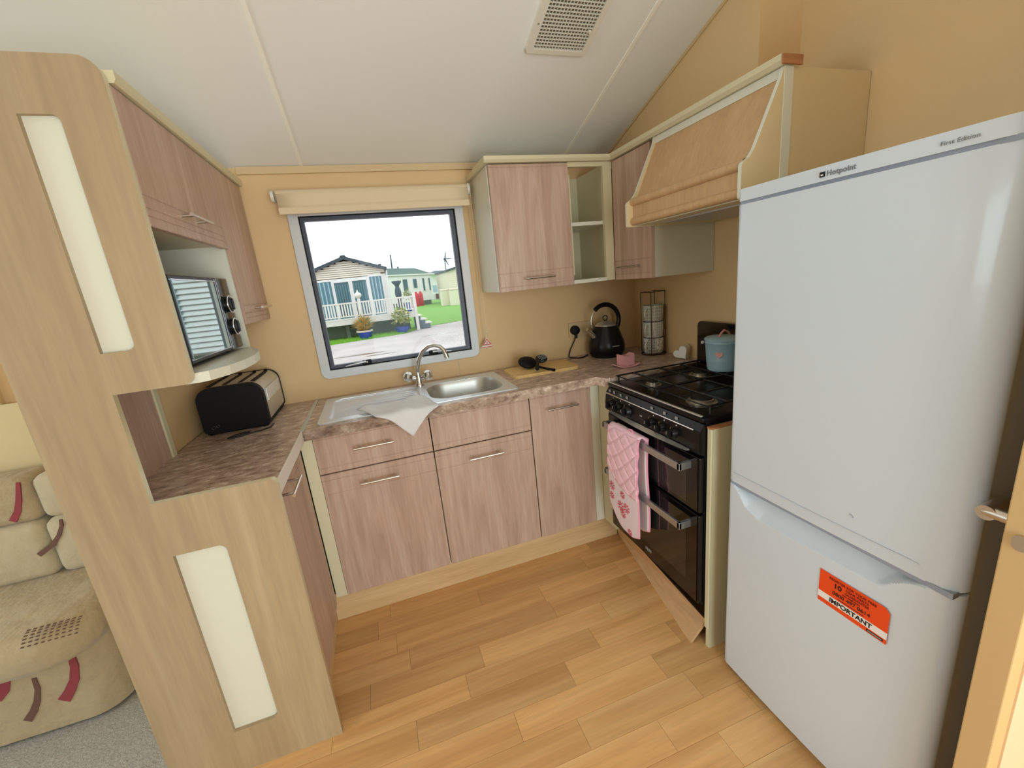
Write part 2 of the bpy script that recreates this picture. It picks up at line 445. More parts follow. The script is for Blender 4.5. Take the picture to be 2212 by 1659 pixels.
# partition between kitchen and lounge, with pink lining board
pt = struct('wall_partition', B(-.924, -.882, -.945, 0, -.004, 1.86), 'wall_tan')
part('lining_board', B(-.882, -.874, -.945, -.53, .9, 1.205), 'pink_wood', pt)
part('edge_strip', B(-.882, -.868, -.53, -.505, .9, 1.205), 'cream', pt)
part('wall_panel', B(-.882, -.879, -.505, 0, .9, 1.205), 'wall_tan', pt)

# lounge wall: cream board behind the sofa and a batten over it
lw = struct('trim_4', B(-3.9, -.926, -.03, 0, .79, 1.094), 'wall_cream')
struct('trim_5', B(-1.66, -1.59, -.02, 0, 1.094, 1.9), 'trim_beige')
struct('trim_6', B(-1.61, -1.585, -.035, -.02, 1.1, 1.9), 'trim_beige')

# kitchen window
w1 = thing('window_1', None, None, (-.036, 0, .99)); w1['kind'] = 'structure'
fo = rrect(-.4266, .3547, .993, 1.77, (.034, .034, .01, .01), 6); fi = rrect(-.39, .3185, 1.028, 1.733, .004, 2)
holed('window_frame', [fo, fi], .012, (0, 0, 0), (1, 0, 0), (0, 0, 1), 'white_frame', w1, .002)
so = rrect(-.3915, .320, 1.0265, 1.7345, .003, 2); si = rrect(-.371, .2955, 1.0475, 1.714, .006, 3)
sash = holed('sash', [so, si], .03, (0, .04, 0), (1, 0, 0), (0, 0, 1), 'black_frame', w1, .002)
holed('seal', [rrect(-.3925, .321, 1.0255, 1.7355, .003, 2), rrect(-.384, .3125, 1.034, 1.727, .003, 2)], .014, (0, .012, 0), (1, 0, 0), (0, 0, 1), 'black_matt', w1)
part('pane', B(-.373, .2975, .022, .026, 1.045, 1.716), 'pane_glass', w1)
for hx in (-.215, .115):
    h = part('window_catch', B(hx-.022, hx+.022, -.012, .012, 1.036, 1.056, .004), 'black_matt', w1)
    part('lever', T([(hx-.005, -.014, 1.05), (hx-.05 if hx < 0 else hx+.05, -.02, 1.047), (hx-.1 if hx < 0 else hx+.09, -.02, 1.041)], [.005, .004, .003], 8), 'alu', h, smooth=50)
    part('screw', L([(0, -.018), (.004, -.017), (.004, -.012)], (hx, 0, 1.047), 10, 'y'), 'chrome', h)

# unseen windows behind and beside the camera; front one placed and sized for fill
for nm, org, xd, a, b_, c0, d0 in (('window_2', (0, 0, 0), (1, 0, 0), -3.4, -2.1, 1.12, 1.72), ('fill_window', (0, YF, 0), (-1, 0, 0), -1.15, .25, .2, 1.92), ('window_4', (XL, 0, 0), (0, 1, 0), -3.1, -.6, .85, 1.9)):
    xv = Vector(xd); inn = xv.cross(Vector((0, 0, 1)))
    wn = thing(nm, None, None, Vector(org)+xv*(a+b_)/2+Vector((0, 0, c0))); wn['kind'] = 'structure'
    holed('window_frame', [rrect(a-.035, b_+.035, c0-.035, d0+.035, .02, 4), rrect(a+.03, b_-.03, c0+.03, d0-.03, .005, 3)], .014, org, xd, (0, 0, 1), 'white_frame', wn)
    holed('pane', [rrect(a, b_, c0, d0, .002, 2)], .003, Vector(org)-inn*.008, xd, (0, 0, 1), 'pane_glass', wn)

# open door beside the fridge
d1 = thing('door_1', None, None, (1.0, -1.86, 0)); d1['kind'] = 'structure'
part('door_slab', B(.742, XR-.005, -1.883, -1.842, .01, 1.95, .002), 'door_tan', d1)
part('door_skin', B(.775, XR-.005, -1.886, -1.883, .01, 1.95), 'door_face', d1)
hd = part('door_handle', T([(.80, -1.842, .908), (.80, -1.805, .908), (.80, -1.795, .908)], .011, 12), 'handle_metal', d1, smooth=50)
part('lever', T([(.79, -1.80, .908), (.83, -1.797, .909), (.90, -1.797, .909)], [.0135, .012, .010], 12), 'handle_metal', hd, smooth=50)
part('rose', L([(.024, 0), (.024, .006), (.018, .009), (0, .009)], (.80, -1.842, .908), 20, 'y'), 'handle_metal', hd, smooth=50)
lt = part('latch', PR(rrect(-1.8735, -1.8545, .892, .918, .009, 5), 'x', .736, .742), 'handle_metal', d1)

# ================================================================== CUPBOARDS AND WORKTOPS
def bar_handle(parent, p, axis, ln, out, r=.0052):
    """horizontal bar handle centred at p (on the bar), out: vector from bar to door face"""
    ax = Vector(axis); p = Vector(p); o = Vector(out)
    h = part('handle', T([p-ax*ln/2, p+ax*ln/2], r, 12), 'handle_metal', parent, smooth=50)
    for s in (-.36, .36):
        part('handle_post', T([p+ax*ln*s, p+ax*ln*s+o], .0042, 8), 'handle_metal', h, smooth=50)
    return h
def grooved(w0, w1, z0, z1, t0, t1, grooves, side):
    """door slab with shallow grooves; side -1: front face is t0"""
    f, bk = t0, t1; e = .0016 if t1 > t0 else -.0016; c = e*1.2
    pts = [(bk, z0), (f+c, z0), (f, z0+.002)]
    for g in sorted(grooves): pts += [(f, g-.0022), (f+e, g-.0010), (f+e, g+.0010), (f, g+.0022)]
    pts += [(f, z1-.002), (f+c, z1), (bk, z1)]
    return pts
def front_y(name, x0, x1, z0, z1, parent, grooves=(), y=-.469, m='pink_wood'):
    return part(name, PR(grooved(x0, x1, z0, z1, y, y+.018, grooves, -1), 'x', x0, x1), m, parent)
def front_x(name, y0, y1, z0, z1, parent, grooves=(), x=0, t=.018, m='pink_wood'):
    return part(name, PR(grooved(y0, y1, z0, z1, x, x+t, grooves, -1), 'y', y0, y1), m, parent)
def carcass(x0, x1, y0, y1, z0, z1, t=.016):
    return B(x0, x1, y0, y1, z0, z1)

YD = -.469
c = thing('base_cabinet', 'pink wood base cabinet with drawer and door under the drainer', 'cabinet', (-.23, -.22, 0), 'base cabinets')
part('body', B(-.45, -.002, YD+.019, -.01, .134, .85), 'cream', c)
part('filler_strip', B(-.4965, -.4525, YD+.004, YD+.02, .134, .855), 'cream', c)
d = front_y('drawer', -.4505, -.0025, .6965, .857, c, (.722, .842)); bar_handle(d, (-.231, -.5, .786), (1, 0, 0), .153, (0, .031, 0))
d = front_y('door', -.4505, -.0025, .134, .6915, c, (.608, .668)); bar_handle(d, (-.232, -.5, .634), (1, 0, 0), .153, (0, .031, 0))
c = thing('base_cabinet', 'pink wood base cabinet with blank top panel under the sink bowl', 'cabinet', (.22, -.22, 0), 'base cabinets')
part('body', B(.001, .446, YD+.019, -.01, .134, .66), 'cream', c)
front_y('drawer_panel', .0025, .4455, .6965, .857, c, (.722, .842))
d = front_y('door', .0025, .4455, .134, .6915, c, (.608, .668)); bar_handle(d, (.2215, -.5, .632), (1, 0, 0), .153, (0, .031, 0))
c = thing('base_cabinet', 'narrow pink wood base cabinet with one tall door beside the cooker', 'cabinet', (.6, -.22, 0), 'base cabinets')
part('body', B(.449, .82, YD+.019, -.01, .134, .85), 'cream', c)
d = front_y('door', .4505, .754, .134, .857, c, (.842,)); bar_handle(d, (.60, -.5, .784), (1, 0, 0), .154, (0, .031, 0))
part('filler_strip', B(.7565, .80, YD+.004, YD+.02, .134, .857), 'cream_white', c)
part('return_panel', B(.802, .82, -.575, YD+.019, .134, .857), 'cream', c)
part('corner_side', B(.91, XR-.002, -.5755, -.01, .0, .857), 'cream', c)
solo('kickboard', B(-.519, .886, -.4365, -.42, .0, .132), 'oak_plinth', 'pale oak kickboard running along the floor under the back base cabinets', 'kickboard')

# left run
c = thing('base_cabinet', 'pink wood base cabinet with grooved door behind the low end panel', 'cabinet', (-.68, -.7, 0), 'base cabinets')
part('body', B(-.87, -.516, -.943, -.012, .12, .857), 'cream', c)
d = part('door', PR(grooved(0, 0, .12, .857, -.497, -.515, (.838, .815, .79), 1), 'y', -.943, -.485), 'pink_wood', c)
bar_handle(d, (-.450, -.835, .828), (0, 1, 0), .14, (-.047, 0, 0))
part('kickboard', B(-.532, -.5195, -.943, -.438, 0, .118), 'oak_plinth', c)

# worktops
wt = thing('worktop', 'mottled brown laminate worktop holding the sink along the window wall', 'worktop', (.4, -.25, .86))
wo = [(-.4705, -.001), (-.4705, -.5095), (.77, -.5095), (.795, -.5765), (XR-.001, -.5765), (XR-.001, -.001)]
cut = rrect(-.40, .385, -.445, -.075, .03, 3)
holed('slab', [wo, list(reversed(cut))], .04, (0, 0, .86), (1, 0, 0), (0, 1, 0), 'worktop', wt)
part('end_cap', PR(rrect(.7955, .8012, -.5775, -.569, .002, 3), 'z', .862, .903), 'cream_white', wt)
w2 = thing('worktop', 'mottled brown laminate worktop holding the toaster on the left run', 'worktop', (-.68, -.5, .86))
part('slab', B(-.874, -.4745, -.943, -.001, .86, .90), 'worktop', w2)
part('edging', B(-.4745, -.4695, -.945, -.5105, .858, .902, .001), 'plastic_white', w2)
part('joint_strip', B(-.480, -.4645, -.512, -.001, .9, .9025, .001), 'strip_alu', w2)

# tall end panel with cream insets
ep = thing('end_panel', 'tall pale oak end panel with two cream insets beside the lounge', 'panel', (-.75, -.955, 0))
def C_(cx, cz, r, a0, a1, n=6): return [(cx+r*math.cos(R(a0+(a1-a0)*k/n)), cz+r*math.sin(R(a0+(a1-a0)*k/n))) for k in range(n+1)]
ol = [(-.924, 0), (-.468, 0)] + C_(-.484, .899, .016, 0, 90) + [(-.7535, .915), (-.7535, 1.203)] + C_(-.606, 1.221, .018, 270, 360) + \
     C_(-.629, 1.86, .042, 0, 90) + [(-.924, 1.902)]
h1 = rrect(-.7495, -.681, 1.301, 1.793, (.0, .016, .016, 0), 5); h2 = rrect(-.7455, -.6245, .152, .76, (0, .02, .02, 0), 5)
pb = holed('panel_board', [ol, h1, h2], .018, (0, -.945, 0), (1, 0, 0), (0, 0, 1), ['oak_panel', 'cream'], ep)
for q in pb.data.polygons:            # the cut edges of the inset holes are plain oak
    cx_, cz_ = q.center.x-.75, q.center.z
    if -.752 < cx_ < -.62 and (.14 < cz_ < .77 or 1.29 < cz_ < 1.80): q.material_index = 0
part('inset', B(-.755, -.676, -.951, -.9455, 1.296, 1.80), 'cream_white', ep)
part('inset', B(-.75, -.62, -.951, -.9455, .147, .765), 'cream_white', ep)

# left wall cupboards
XD = -.586
wc = thing('wall_cupboard', 'pink wood wall cupboard with lift-up door over the microwave niche', 'cupboard', (-.73, -.67, 1.2), 'wall cupboards')
part('body', B(-.880, XD-.019, -.943, -.386, 1.58, 1.86), 'cream', wc)
part('niche_back', B(-.881, -.872, -.943, -.386, 1.226, 1.58), 'cream', wc)
part('niche_side', B(-.872, XD-.012, -.943, -.936, 1.226, 1.58), 'cream', wc)
part('divider', B(-.872, XD-.008, -.411, -.397, 1.226, 1.58), 'cream_white', wc)
sh = [(-.872, -.943), (-.584, -.943), (-.562, -.93), (-.532, -.87), (-.516, -.79), (-.512, -.70), (-.520, -.61), (-.538, -.53), (-.56, -.468), (-.585, -.418), (-.60, -.397), (-.872, -.397)]
part('niche_shelf', PR(sh, 'z', 1.2, 1.225), 'cream_white', wc)
d = part('door', PR(grooved(0, 0, 1.572, 1.858, XD, XD-.018, (1.594, 1.612, 1.64), 1), 'y', -.943, -.396), 'pink_wood', wc)
bar_handle(d, (-.555, -.69, 1.626), (0, 1, 0), .153, (-.031, 0, 0))
part('cornice', PR([(-.61, 1.86), (-.578, 1.86), (-.574, 1.868), (-.574, 1.884), (-.61, 1.884)], 'y', -.943, -.386), 'cream', wc)
wc = thing('wall_cupboard', 'narrow pink wood wall cupboard between the microwave niche and the window wall', 'cupboard', (-.73, -.19, 1.31), 'wall cupboards')
part('body', B(-.881, XD-.019, -.384, -.002, 1.312, 1.86), 'pink_wood', wc)
d = part('door', PR(grooved(0, 0, 1.308, 1.858, XD, XD-.018, (1.33, 1.348, 1.376), 1), 'y', -.384, -.012), 'pink_wood', wc)
bar_handle(d, (-.555, -.18, 1.363), (0, 1, 0), .153, (-.031, 0, 0))
part('cornice', PR([(-.61, 1.86), (-.578, 1.86), (-.574, 1.868), (-.574, 1.884), (-.61, 1.884)], 'y', -.384, -.002), 'cream', wc)

# back wall cupboard with open shelf
wc = thing('wall_cupboard', 'pink wood wall cupboard with open cream shelves right of the window', 'cupboard', (.7, -.16, 1.315), 'wall cupboards')
part('body', B(.409, .779, -.309, -.002, 1.318, 1.845), 'cream_white', wc)
d = front_y('door', .4125, .7795, 1.315, 1.843, wc, (1.335, 1.395, 1.83), y=-.328); bar_handle(d, (.599, -.357, 1.366), (1, 0, 0), .148, (0, .03, 0))
part('shelf_back', B(.779, 1.0, -.012, -.002, 1.318, 1.845), 'cream', wc)
part('shelf_side', B(.985, 1.0, -.327, -.012, 1.318, 1.845), 'cream', wc)
part('stile', B(.955, .985, -.328, -.31, 1.318, 1.845), 'cream', wc)
part('shelf', B(.779, .985, -.31, -.012, 1.578, 1.594), 'cream_white', wc)
part('shelf', B(.779, .985, -.327, -.012, 1.318, 1.334), 'cream_white', wc)
part('top_rail', B(.7795, .985, -.327, -.31, 1.826, 1.845), 'cream', wc)
part('batten', B(.781, .80, -.30, -.27, 1.36, 1.80), 'cream', wc)
part('cornice', PR([(-.30, 1.846), (-.342, 1.846), (-.35, 1.856), (-.35, 1.87), (-.30, 1.87)], 'x', .392, .985), 'cream', wc)
part('cornice_return', B(.392, .412, -.30, -.002, 1.846, 1.87), 'cream', wc)
# right wall cupboard
wc = thing('wall_cupboard', 'narrow pink wood wall cupboard in the corner left of the cooker hood', 'cupboard', (1.17, -.47, 1.315), 'wall cupboards')
part('body', B(1.021, XR-.002, -.611, -.33, 1.317, 1.846), 'cream_white', wc)
d = front_x('door', -.61, -.331, 1.315, 1.843, wc, (1.34, 1.4), x=1.0019); bar_handle(d, (.972, -.469, 1.372), (0, 1, 0), .15, (.03, 0, 0))
# cooker hood
hd = thing('cooker_hood', 'tan wooden cooker hood with cream shaped sides and two round rails', 'hood', (1.1, -.92, 1.52))
prof = [(XR-.002, 1.522)] + C_(.874, 1.530, .008, 270, 180, 3) + [(.866, 1.60)] + C_(.882, 1.604, .016, 180, 110, 4) + [(.892, 1.628), (.908, 1.648), (.992, 1.822)] + [(.998, 1.846), (XR-.002, 1.846)]
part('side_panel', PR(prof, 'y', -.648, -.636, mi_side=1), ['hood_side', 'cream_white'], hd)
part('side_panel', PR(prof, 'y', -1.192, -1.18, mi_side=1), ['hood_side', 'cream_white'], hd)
part('edge_stile', B(1.0, 1.03, -1.1945, -1.192, 1.525, 1.846), 'cream_white', hd)
part('front_board', PR([(.912, 1.628), (1.004, 1.826), (1.02, 1.826), (.93, 1.628)], 'y', -1.18, -.648), 'hood_wood', hd)
part('top_rail', B(1.0, 1.02, -1.18, -.648, 1.822, 1.846), 'cream_white', hd)
part('flat_rail', B(.892, .91, -1.18, -.648, 1.53, 1.628), 'hood_wood', hd)
part('round_rail', L([(.0145, 0), (.0145, .532)], (.892, -1.18, 1.614), 16, 'y'), 'hood_wood', hd, smooth=60)
part('round_rail', L([(.0145, 0), (.0145, .532)], (.892, -1.18, 1.542), 16, 'y'), 'hood_wood', hd, smooth=60)
part('underside', B(.905, XR-.002, -1.18, -.648, 1.525, 1.535), 'cream', hd)
part('filter', B(.98, 1.26, -1.12, -.72, 1.5215, 1.525), 'alu', hd)
part('cornice', PR([(1.03, 1.847), (.99, 1.847), (.982, 1.857), (.982, 1.872), (1.03, 1.872)], 'y', -1.195, -.335), 'cream', hd)
part('cornice_end', B(.985, 1.055, -1.2, -1.195, 1.848, 1.871), 'end_grain', hd)
# ================================================================== SINK AND TAP
sk = thing('sink', 'stainless steel inset sink with drainer grooves and single bowl', 'sink', (0, -.26, .9))
zr = .9035
ro = rrect(-.422, .405, -.468, -.062, .012, 4); bo = rrect(.03, .37, -.432, -.125, .095, 8); dr = rrect(-.385, -.005, -.43, -.10, .035, 5)
holed('rim', [ro, bo, dr], .004, (0, 0, .9), (1, 0, 0), (0, 1, 0), 'steel', sk, .001)
bm = NB()                                     # bowl
rings = []
for sc, zz in ((1.0, .904), (.985, .899), (.95, .885), (.92, .83), (.88, .775), (.78, .755), (.3, .75)):
    cx, cy = .20, -.2785
    rings.append([bm.verts.new((cx+(p[0]-cx)*sc, cy+(p[1]-cy)*sc, zz)) for p in bo])
for a, b_ in zip(rings[:-1], rings[1:]):
    for k in range(len(a)): bm.faces.new((a[k], a[(k+1) % len(a)], b_[(k+1) % len(a)], b_[k]))
bm.faces.new(rings[-1])
bw = part('bowl', bm, 'steel_brushed', sk, smooth=50)
part('waste', L([(.038, .0), (.036, .003), (.02, .001), (0, .001)], (.2, -.2785, .7505), 20), 'chrome', bw, smooth=40)
bm = NB(); rings = []
for sc, zz in ((1.0, .904), (.985, .8995), (.96, .897)):
    cx, cy = -.195, -.265
    rings.append([bm.verts.new((cx+(p[0]-cx)*(1-(1-sc)), cy+(p[1]-cy)*sc, zz)) for p in dr])
for a, b_ in zip(rings[:-1], rings[1:]):
    for k in range(len(a)): bm.faces.new((a[k], a[(k+1) % len(a)], b_[(k+1) % len(a)], b_[k]))
bm.faces.new(rings[-1])
dn = part('drainer', bm, 'steel', sk, smooth=50)
for k in range(7):
    yy = -.145-.042*k; x0 = -.10-.03*abs(k-3); x1 = -.03-.0*k
    part('drainer_rib', T([(lerp(-.33, -.2, abs(k-3)/3) if k not in (3,) else -.33, -.265+(yy+.271)*1.0, .8975), (x1-.02, yy*.9-.03, .8995), (x1, yy*.9-.03, .8985)], [.001, .0032, .001], 6), 'steel', dn, smooth=60)
tp = thing('tap', 'chrome mixer tap with swan neck and two clear ball handles', 'tap', (.012, -.105, .9035))
tx, ty = .012, -.105
part('tap_base', L([(.024, 0), (.025, .004), (.021, .012), (.0165, .02), (.0165, .045), (.013, .055), (.011, .07), (0, .07)], (tx, ty, .9035), 20), 'chrome', tp, smooth=45)
sp = [(tx, ty, .965), (tx+.004, ty-.002, 1.0), (tx+.016, ty-.006, 1.04), (tx+.038, ty-.014, 1.075), (tx+.066, ty-.026, 1.095), (tx+.094, ty-.038, 1.1), (tx+.118, ty-.05, 1.092), (tx+.134, ty-.058, 1.072), (tx+.14, ty-.062, 1.05)]
part('spout', T(sp, [.0095]*9, 14), 'chrome', tp, smooth=60)
part('nozzle', T([(tx+.139, ty-.061, 1.056), (tx+.144, ty-.064, 1.033)], .012, 14), 'chrome', tp, smooth=60)
for s in (-1, 1):
    p0 = Vector((tx, ty, .938)); dv = Vector((s*.042, -.012*s-.006, .016)).normalized()
    a = part('valve', T([p0, p0+dv*.032], .0105, 12), 'chrome', tp, smooth=50)
    bm = NB(); n_ = 12
    pr_ = [(.009, .03), (.02, .035), (.0255, .046), (.0255, .058), (.021, .068), (.014, .072)]
    tube(bm, [p0+dv*h for r_, h in pr_], [r_ for r_, h in pr_], 8)
    k = part('tap_knob', bm, 'knob_clear' if 'knob_clear' in MATS else glass_thin('knob_clear', (.86, .88, .9), .45), tp)
    part('knob_cap', T([p0+dv*.070, p0+dv*.074], .012, 12), 'chrome', k)

# dish cloth: lies on the drainer and hangs over the worktop edge
bm = NB()
top = [(-.285, -.415), (-.18, -.34), (-.02, -.40), (.045, -.515)]
def cl(u, v):
    a = Vector((lerp(-.275, .005, u), lerp(-.40, -.37, u)+.03*math.sin(u*3), 0)); b_ = Vector((lerp(-.205, .045, u), -.519, 0))
    if v < .55:
        t = v/.55; p = a.lerp(b_, t); z = .9065+.006*(1+math.sin(u*9+t*4))*(1-.5*t)+.004*(1+math.sin(u*17-t*7))*(1-.5*t)
        return (p.x, p.y, z)
    t = (v-.55)/.45; tip = .80 if True else 0
    w = max(0, 1-abs((u-.52)/.5)); drop = .012+.098*w
    return (b_.x+(-.075-b_.x)*t*.35*1.0, -.521-.004*math.sin(u*7)-.002*t-.004*math.sin(t*3), .907-drop*t)
grid(bm, 24, 22, cl)
solo('dish_cloth', bm, 'cloth_grey', 'pale grey dish cloth draped over the front edge of the sink', 'cloth', smooth=80, solid=.003)

# ================================================================== COOKER
ck = thing('cooker', 'black gas cooker with double oven, knobs and four burners', 'cooker', (1.03, -.866, 0))
ky0, ky1 = -.579, -1.153
part('body', B(.80, 1.30, ky1+.004, ky0-.004, .165, .872, .004), 'black_matt', ck)
part('foot_rail', B(.93, 1.28, ky1+.02, ky0-.02, .0, .165), 'black_matt', ck)
hb = part('hob_top', B(.785, 1.29, ky1, ky0, .868, .886, .006), 'black_enamel', ck, smooth=40)
part('hob_lip', B(.786, .796, ky1+.01, ky0-.01, .886, .8915, .002), 'steel_brushed', hb)
# control panel
cp = part('control_panel', PR([(.80, .757), (.776, .762), (.770, .80), (.775, .842), (.790, .864), (.80, .866)], 'y', ky1, ky0), 'black_enamel', ck)
part('trim_bar', T([(.7725, ky1+.025, .8425), (.7725, ky0-.006, .8425)], .0034, 8), 'chrome', cp, smooth=60)
bm = NB(); n_ = 14
vv = []
for k in range(n_+1):
    t = k/n_; y = lerp(ky0-.045, ky1+.045, t); s = math.sin(math.pi*t)
    vv.append([bm.verts.new((.772, y, .770-.0*s)), bm.verts.new((.755-.0*s, y, .768-.010*s)), bm.verts.new((.772, y, .764-.014*s))])
for a, b_ in zip(vv[:-1], vv[1:]):
    bm.faces.new((a[0], b_[0], b_[1], a[1])); bm.faces.new((a[1], b_[1], b_[2], a[2])); bm.faces.new((a[2], b_[2], b_[0], a[0]))
bm.faces.new(vv[0]); bm.faces.new(vv[-1])
part('arc_trim', bm, 'steel_brushed', cp)
for i, ky in enumerate((-.635, -.692, -.756, -.912, -.973, -1.036)):
    big = 1.35 if i == 2 else 1.0
    kn = part('knob', L([(.019*big, 0), (.018*big, -.008), (.014*big, -.020), (0, -.021)], (.7735, ky, .803), 20, 'x'), 'black_enamel', ck, smooth=40)
    part('knob_grip', B(.738, .756, ky-.0035, ky+.0035, .789, .818, .002), 'black_matt', kn)
    part('knob_mark', B(.7365, .7382, ky-.0012, ky+.0012, .804, .816), 'handle_metal', kn)
    part('dial_arc', T([(.7725, ky+.0245*big*math.cos(a), .803+.0245*big*math.sin(a)) for a in [R(-70+14*q) for q in range(9)]], .0016, 6), 'chrome', kn, smooth=60)
    part('pilot_dot', L([(.0022, 0), (.0022, -.001), (0, -.001)], (.7725, ky-.008, .832), 8, 'x'), 'sticker_white', cp)
for ky in (-.604, -.64, -.69, -.737, -.90, -.972, -1.035):
    part('symbol', PR([(ky-.007, .8465), (ky+.007, .8465), (ky+.006, .8595), (ky-.006, .8595)], 'x', .7792, .7805), 'symbol_grey', cp)
part('badge', B(.7706, .7716, -.851, -.836, .805, .811), 'symbol_grey', cp)
part('badge', B(.7706, .7716, -.866, -.826, .796, .799), 'symbol_grey', cp)
# oven doors
for (z0, z1, hz, gz0, gz1) in ((.545, .748, .713, .565, .69), (.182, .536, .49, .25, .455)):
    dd = part('oven_door', B(.779, .80, ky1+.004, ky0-.004, z0, z1, .004), 'black_enamel', ck)
    part('door_glass', B(.7765, .7792, ky1+.012, ky0-.012, z0+.006, z1-.004), 'black_gloss', dd)
    part('oven_window', B(.7757, .7766, -1.09, -.655, gz0, gz1), 'dark_window', dd)
    hh = part('oven_handle', B(.728, .739, -1.112, -.617, hz-.013, hz+.013, .002), 'alu', dd)
    for yy in (-1.112, -.629): part('handle_bracket', B(.728, .779, yy, yy+.012, hz-.013, hz+.013, .001), 'alu', hh)
for k in range(4):
    part('badge', B(.7752, .7764, -.8535-.0105*k, -.8475-.0105*k, .215, .228), 'symbol_grey', ck)
# hob fittings
for (bx, by, br) in ((.905, -.74, .026), (1.15, -.735, .036), (.90, -1.02, .042), (1.15, -1.01, .030)):
    b0 = part('burner', L([(br*1.25, 0), (br*1.25, .004), (br, .006), (br, .014), (br*.9, .016)], (bx, by, .886), 24), 'burner_metal', ck, smooth=40)
    part('burner_cap', L([(br*.82, .015), (br*.82, .019), (br*.7, .021), (0, .022)], (bx, by, .886), 24), 'black_iron', b0, smooth=40)
    part('burner_well', L([(br*1.75, 0), (br*1.75, .0015), (br*1.3, .0015)], (bx, by, .886), 24), 'black_enamel', b0, smooth=40)
for (ya, yb) in ((-.60, -.862), (-.87, -1.132)):
    bm = NB(); ym = (ya+yb)/2; zt = .914; r_ = .0038
    tube(bm, [(.82, ya, zt), (1.265, ya, zt), (1.265, yb, zt), (.82, yb, zt)], r_, 6, closed=True)
    for x in (.905, 1.04, 1.15): tube(bm, [(x, ya, zt), (x, yb, zt)], r_, 6)
    tube(bm, [(.82, ym, zt), (.875, ym, zt)], r_, 6); tube(bm, [(.94, ym, zt), (1.11, ym, zt)], r_, 6); tube(bm, [(1.19, ym, zt), (1.265, ym, zt)], r_, 6)
    for x in (.83, 1.255):
        for y in (ya, yb): tube(bm, [(x, y, .886), (x, y, zt)], r_, 6)
    part('pan_support', bm, 'black_iron', ck, smooth=60)
lid = part('splash_lid', PR(rrect(-1.15, -.556, .892, 1.093, (.0, .0, .022, .022), 5), 'x', 1.292, 1.302), 'black_gloss', ck)
part('lid_button', L([(.008, 0), (.007, -.006), (0, -.008)], (1.292, -.592, .995), 14, 'x'), 'plastic_white', lid, smooth=50)

sp_ = thing('side_panel', 'cream upright panel with wooden top strip between cooker and fridge', 'panel', (1.06, -1.166, 0))
part('board', B(.8074, XR-.002, -1.1745, -1.157, 0, .852), 'cream', sp_)
part('front_stile', B(.7995, .8074, -1.1745, -1.1565, .085, .852, .002), 'cream', sp_)
part('top_strip', B(.7985, XR-.002, -1.1755, -1.156, .852, .858), 'end_grain', sp_)
# loose plinth board leaning under the oven
bm = NB()
q = [Vector(v) for v in ((.893, -.435, .0), (.762, -1.13, .0), (.822, -1.14, .088), (.843, -.50, .125))]
nrm = (q[1]-q[0]).cross(q[2]-q[0]).normalized()
if nrm.x > 0: nrm = -nrm
f0 = [bm.verts.new(p) for p in q]; f1 = [bm.verts.new(p+nrm*-.012) for p in q]
for v in f1: v.co.z = max(v.co.z, .001)
bm.faces.new(f0); bm.faces.new(f1)
for k in range(4): bm.faces.new((f0[k], f0[(k+1) % 4], f1[(k+1) % 4], f1[k]))
solo('plinth_board', bm, 'plank_wood', 'loose wooden plinth board leaning askew on the floor under the oven', 'board')

# oven gloves over the upper handle
og = thing('oven_gloves', 'pink quilted double oven glove hanging from the upper oven handle', 'oven glove', (.735, -.79, .3))
yA, yB = -.665, -.875
def gl(t, s, u):       # t 0..1 down from the top, s front(-1)/back(+1), u 0..1 across
    y = lerp(yA, yB, u)
    zb = .735-.44*t
    return y
bm = NB()
def face_front(u, v):
    y = lerp(-.693, -.902, u)+.004*math.sin(v*6)
    zlow = .30+.10*(1-min(1, (u+.02)*1.8))**2+.02*max(0, u-.8)/.2 if u < .99 else .32
    z = lerp(.738, zlow, v); x = .722-.006*math.sin(v*3.1)-.012*v+.002*math.sin(20*u)*0
    da = abs((u*2.6+v*6.2) % 1-.5); db = abs((u*2.6-v*6.2) % 1-.5); qv = .0055*(1-math.exp(-(min(da, db)/.09)**2)) if v < .54+.08*u-.02 else .001
    return (x-qv, y, z)
def mi_front(bm, nu, nv, f, split):
    v = [[bm.verts.new(f(i/(nu-1), j/(nv-1))) for j in range(nv)] for i in range(nu)]
    for i in range(nu-1):
        for j in range(nv-1):
            vs_ = (j+.5)/(nv-1); us = (i+.5)/(nu-1)
            bm.faces.new((v[i][j], v[i+1][j], v[i+1][j+1], v[i][j+1])).material_index = 0 if vs_ < split+.08*us-.02 else 1
    return bm
mi_front(bm, 64, 100, face_front, .54)
gf = part('front_mitt', bm, ['pink_quilt', 'glove_white'], og, smooth=80, solid=.008)
edge = [face_front(0, v/20) for v in range(21)]+[face_front(u/16, 1) for u in range(1, 17)]+[face_front(1, 1-v/20) for v in range(1, 21)]
part('binding', T(edge, .0042, 8), 'pink_edge', gf, smooth=70)
cuff = [face_front(u/16, .54+.08*u/16-.02) for u in range(17)]
part('cuff_binding', T([(x-.004, y, z) for x, y, z in cuff], .0032, 8), 'pink_edge', gf, smooth=70)
bm = NB()
grid(bm, 14, 10, lambda u, v: (.7335+.0135*-math.cos(math.pi*v)*1.0-.0, lerp(-.693, -.902, u), .7295+.0125*math.sin(math.pi*v)+.0025))
part('fold', bm, 'pink_quilt', og, smooth=80, solid=.006)
def face_back(u, v):
    x, y, z = face_front(u, v); return (.7555-.002*math.sin(v*5)-.004*v, y-.004, z+.02*v)
bm = NB(); mi_front(bm, 16, 30, face_back, .0)
gb = part('back_mitt', bm, ['pink_quilt', 'glove_white'], og, smooth=80, solid=.008)
edge = [face_back(u/16, 1) for u in range(17)]+[face_back(1, 1-v/20) for v in range(1, 21)]
part('binding', T(edge, .0042, 8), 'pink_edge', gb, smooth=70)
